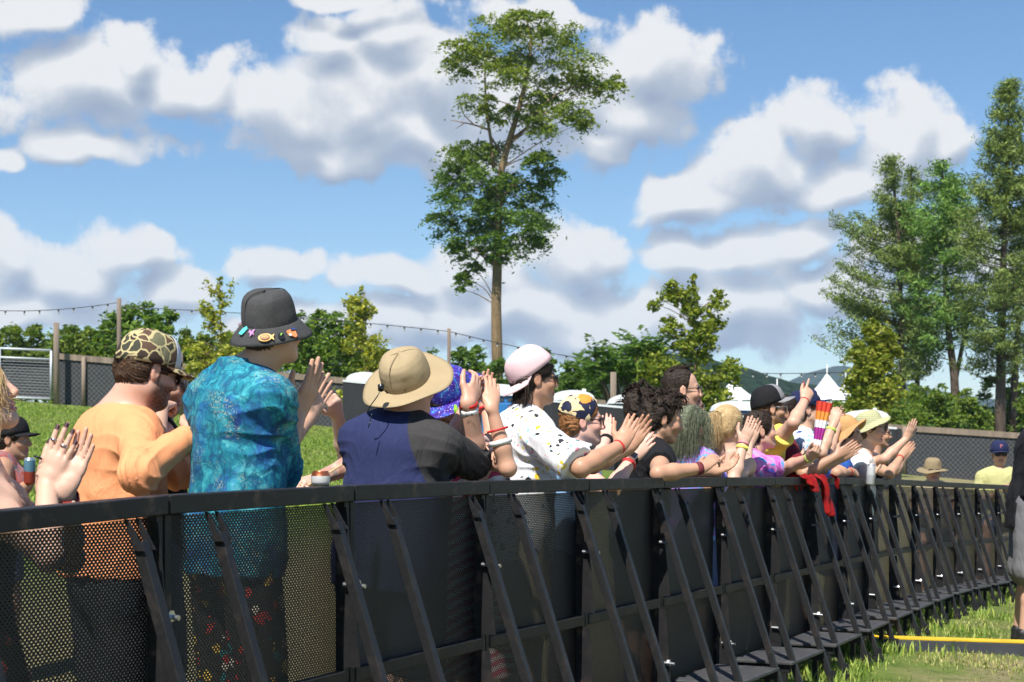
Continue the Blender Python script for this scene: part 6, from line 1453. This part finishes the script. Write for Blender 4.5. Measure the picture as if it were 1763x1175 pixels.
def P_olive():
    p = Person('man facing the camera in a navy ball cap and pale olive T-shirt, finger raised', 20.4, (1722, 809), -100, (0, 0), (1721, 782, -98, 0, 0), 1.16, 1.15, .19, skin=TAN)
    p.seat(); p.limb3('R', p.tp(.27, .08, .20), p.tp(.10, .27, .26), p.tp(.0, .33, .40), (-1, .3, 0), (.02, 1.1, 1.2, 1.2), .1); p.limb3('L', p.tp(-.27, .08, .20), p.tp(-.06, .28, .28), p.tp(.0, .36, .40), (1, .3, 0), .9, .2); p.shirt(cloth('olive_cotton', (.47, .45, .20), .85), .85, .022, -.1, .08); p.bottoms(DENIM, .5); p.hair_cap(BRN, .008, cut=.035)
    NV = cloth('navy_twill', (.016, .022, .07), .9); p.cap(NV, NV, tilt=-2, up=.022, big=1.08); p.glasses(BLKP, LENS, w=.03); p.band('L', WHT, .9, .022, .032)
    def logo(): O, f, l, u, h, hg = p.capfr; text_part(p, 'P', O + (f * .109 + u * .06) * h, l, u, .062, M('pink_thread', (.75, .22, .30), .7), p.cap_o, .004, 'emblem')
    p.later(logo); p.finish()
def P_guard():
    p = Person('person in black T-shirt and grey shorts standing in the pit at the right edge', 12.6, (1787, 742), -8, (.10, 0), (1814, 700, -6, -8, 0), 1.02, 1.15, .19, skin=(.58, .36, .25), torso=.52, foot=at(1757, 0, 12.6)[:2])
    p.legs(.13, .03); p.limb('R', (1778, 862, 1), (1806, 930, 1), (1818, 975, 1), curl=.4); p.limb('L', (1800, 862, 1), (1830, 925, 1), (1842, 970, 1), curl=.4); p.shirt(BLKC, .95, .03, -.26, .08, amp=.008); p.bottoms(cloth('grey_canvas', (.17, .17, .18), .9), .56, .085); p.shoes(M('black_leather', (.016, .016, .017), .5, .3, 30, .2)); p.hair_cap(DKB, .01); p.finish()
Person.seat = lambda s: s._seat()
def _seat(s):
    s.kn = {}; s.ft = {}; s.hip = {}
    for k, g in (('R', 1), ('L', -1)):
        hip = s.pel + s.right * g * .10 - s.up * .03; kn = hip + s.fwd0 * .36 + s.right * g * .10 + np.array([0, 0, -.08]); kn[2] = max(kn[2], s.base[2] + .25); ft = kn + s.fwd0 * .02 - np.array([0, 0, kn[2] - s.base[2] - .085])
        s.kn[k], s.ft[k], s.hip[k] = kn, ft, hip; s.body.u(Cap(hip, kn, .085 * s.b, .056), .03).u(Cap(kn, ft, .054, .038), .02).u(Cap(ft - [0, 0, .045], ft + s.fwd0 * .13 - [0, 0, .055], .036, .028), .02)
    s.crate = True
Person._seat = _seat
for f in (P_blonde, P_can_woman, P_orange, P_fist, P_teal, P_tattoo, P_navy, P_galaxy, P_toucan, P_scarf, P_curly, P_darkhair, P_glasses, P_shades, P_greenhair, P_pony, P_tiedye, P_greycap, P_maroon, P_navycap, P_brownhat, P_greenhat, P_behind, P_sitting_hat, P_olive, P_guard): f()
# ---------------------------------------------------------------- things left on the rail
r_ = railpt(574); drink_can('drink_can', r_ + np.array([0, .02, .001]), .031, .048, (.76, .75, .73), (.72, .70, .68), 'short white tin with a rust coloured rim standing on the rail', lid=(.60, .17, .07))
def scarf_cloth():
    a, b = railpt(1376), railpt(1426); o = (a + b) / 2; d = norm(b - a); n = np.array([d[1], -d[0], 0]); n /= np.linalg.norm(n); z = np.array([0, 0, 1.])
    def sheet(u0, u1, back, front, seed, taper, bulge=.0):
        nu, nv = 26, 34; V = []; ph = np.random.default_rng(seed).uniform(0, 6, 6); L = back + .08 + front
        for j in range(nv):
            s = j / (nv - 1) * L
            if s < back: off, h = -.022, .012 - (back - s)
            elif s < back + .08: off, h = -.022 + (s - back), .014
            else: off, h = .064 + .05 * min(1, (s - back - .08) / .3), .012 - (s - back - .08)
            for i in range(nu):
                u = u0 + (u1 - u0) * i / (nu - 1); w = 1 - taper * max(0, (s - back - .08) / max(front, .01)); u = (u0 + u1) / 2 + (u - (u0 + u1) / 2) * w
                f = .018 * math.sin(u * 46 + ph[0] + 2.2 * math.sin(s * 5 + ph[1])) + .010 * math.sin(u * 90 + s * 14 + ph[2]); f *= min(1, abs(s - back - .04) / .10)
                V.append(d * u + n * (off + f + (.02 if h < 0 and off > 0 else 0)) + z * (h - .01 * math.sin(u * 30 + ph[3]) * (off > .05)))
        F = [(j * nu + i, j * nu + i + 1, (j + 1) * nu + i + 1, (j + 1) * nu + i) for j in range(nv - 1) for i in range(nu - 1)]; return V, F
    m, nt, b_, o_ = newmat('sheer_red_cloth'); v = objc(nt); c = ramp(nt, noise(nt, v, 9, 3), [(.3, (.30, .005, .005)), (.7, (.62, .014, .012))]); put(nt, b_, 'Base Color', c); b_.inputs['Roughness'].default_value = .6
    t = N(nt, 'ShaderNodeBsdfTranslucent', ins={'Color': c}); ms = N(nt, 'ShaderNodeMixShader', ins={0: .4, 1: b_.outputs[0], 2: t.outputs[0]}); nt.links.new(ms.outputs[0], o_.inputs[0])
    V, F = sheet(-.02, .24, .10, .27, 3, .25); ob = link('red_scarf', mesh_np('red_scarf', np.array(V), F, True, None, [m]), None, o); ob.modifiers.new('t', 'SOLIDIFY').thickness = .002; tag(ob, 'sheer red scarf draped over the barrier rail, its long end hanging down', 'scarf')
    V, F = sheet(-.42, -.10, .10, .10, 5, .6); e = link('gathered_end', mesh_np('gathered_end', np.array(V), F, True, None, [m]), ob); e.modifiers.new('t', 'SOLIDIFY').thickness = .002
    V, F = sheet(.52, .62, .06, .09, 6, .4); k = link('red_bandana', mesh_np('red_bandana', np.array(V), F, True, None, [m]), None, o); k.modifiers.new('t', 'SOLIDIFY').thickness = .002; tag(k, 'small red bandana tied over the rail right of the red scarf', 'bandana')
scarf_cloth()
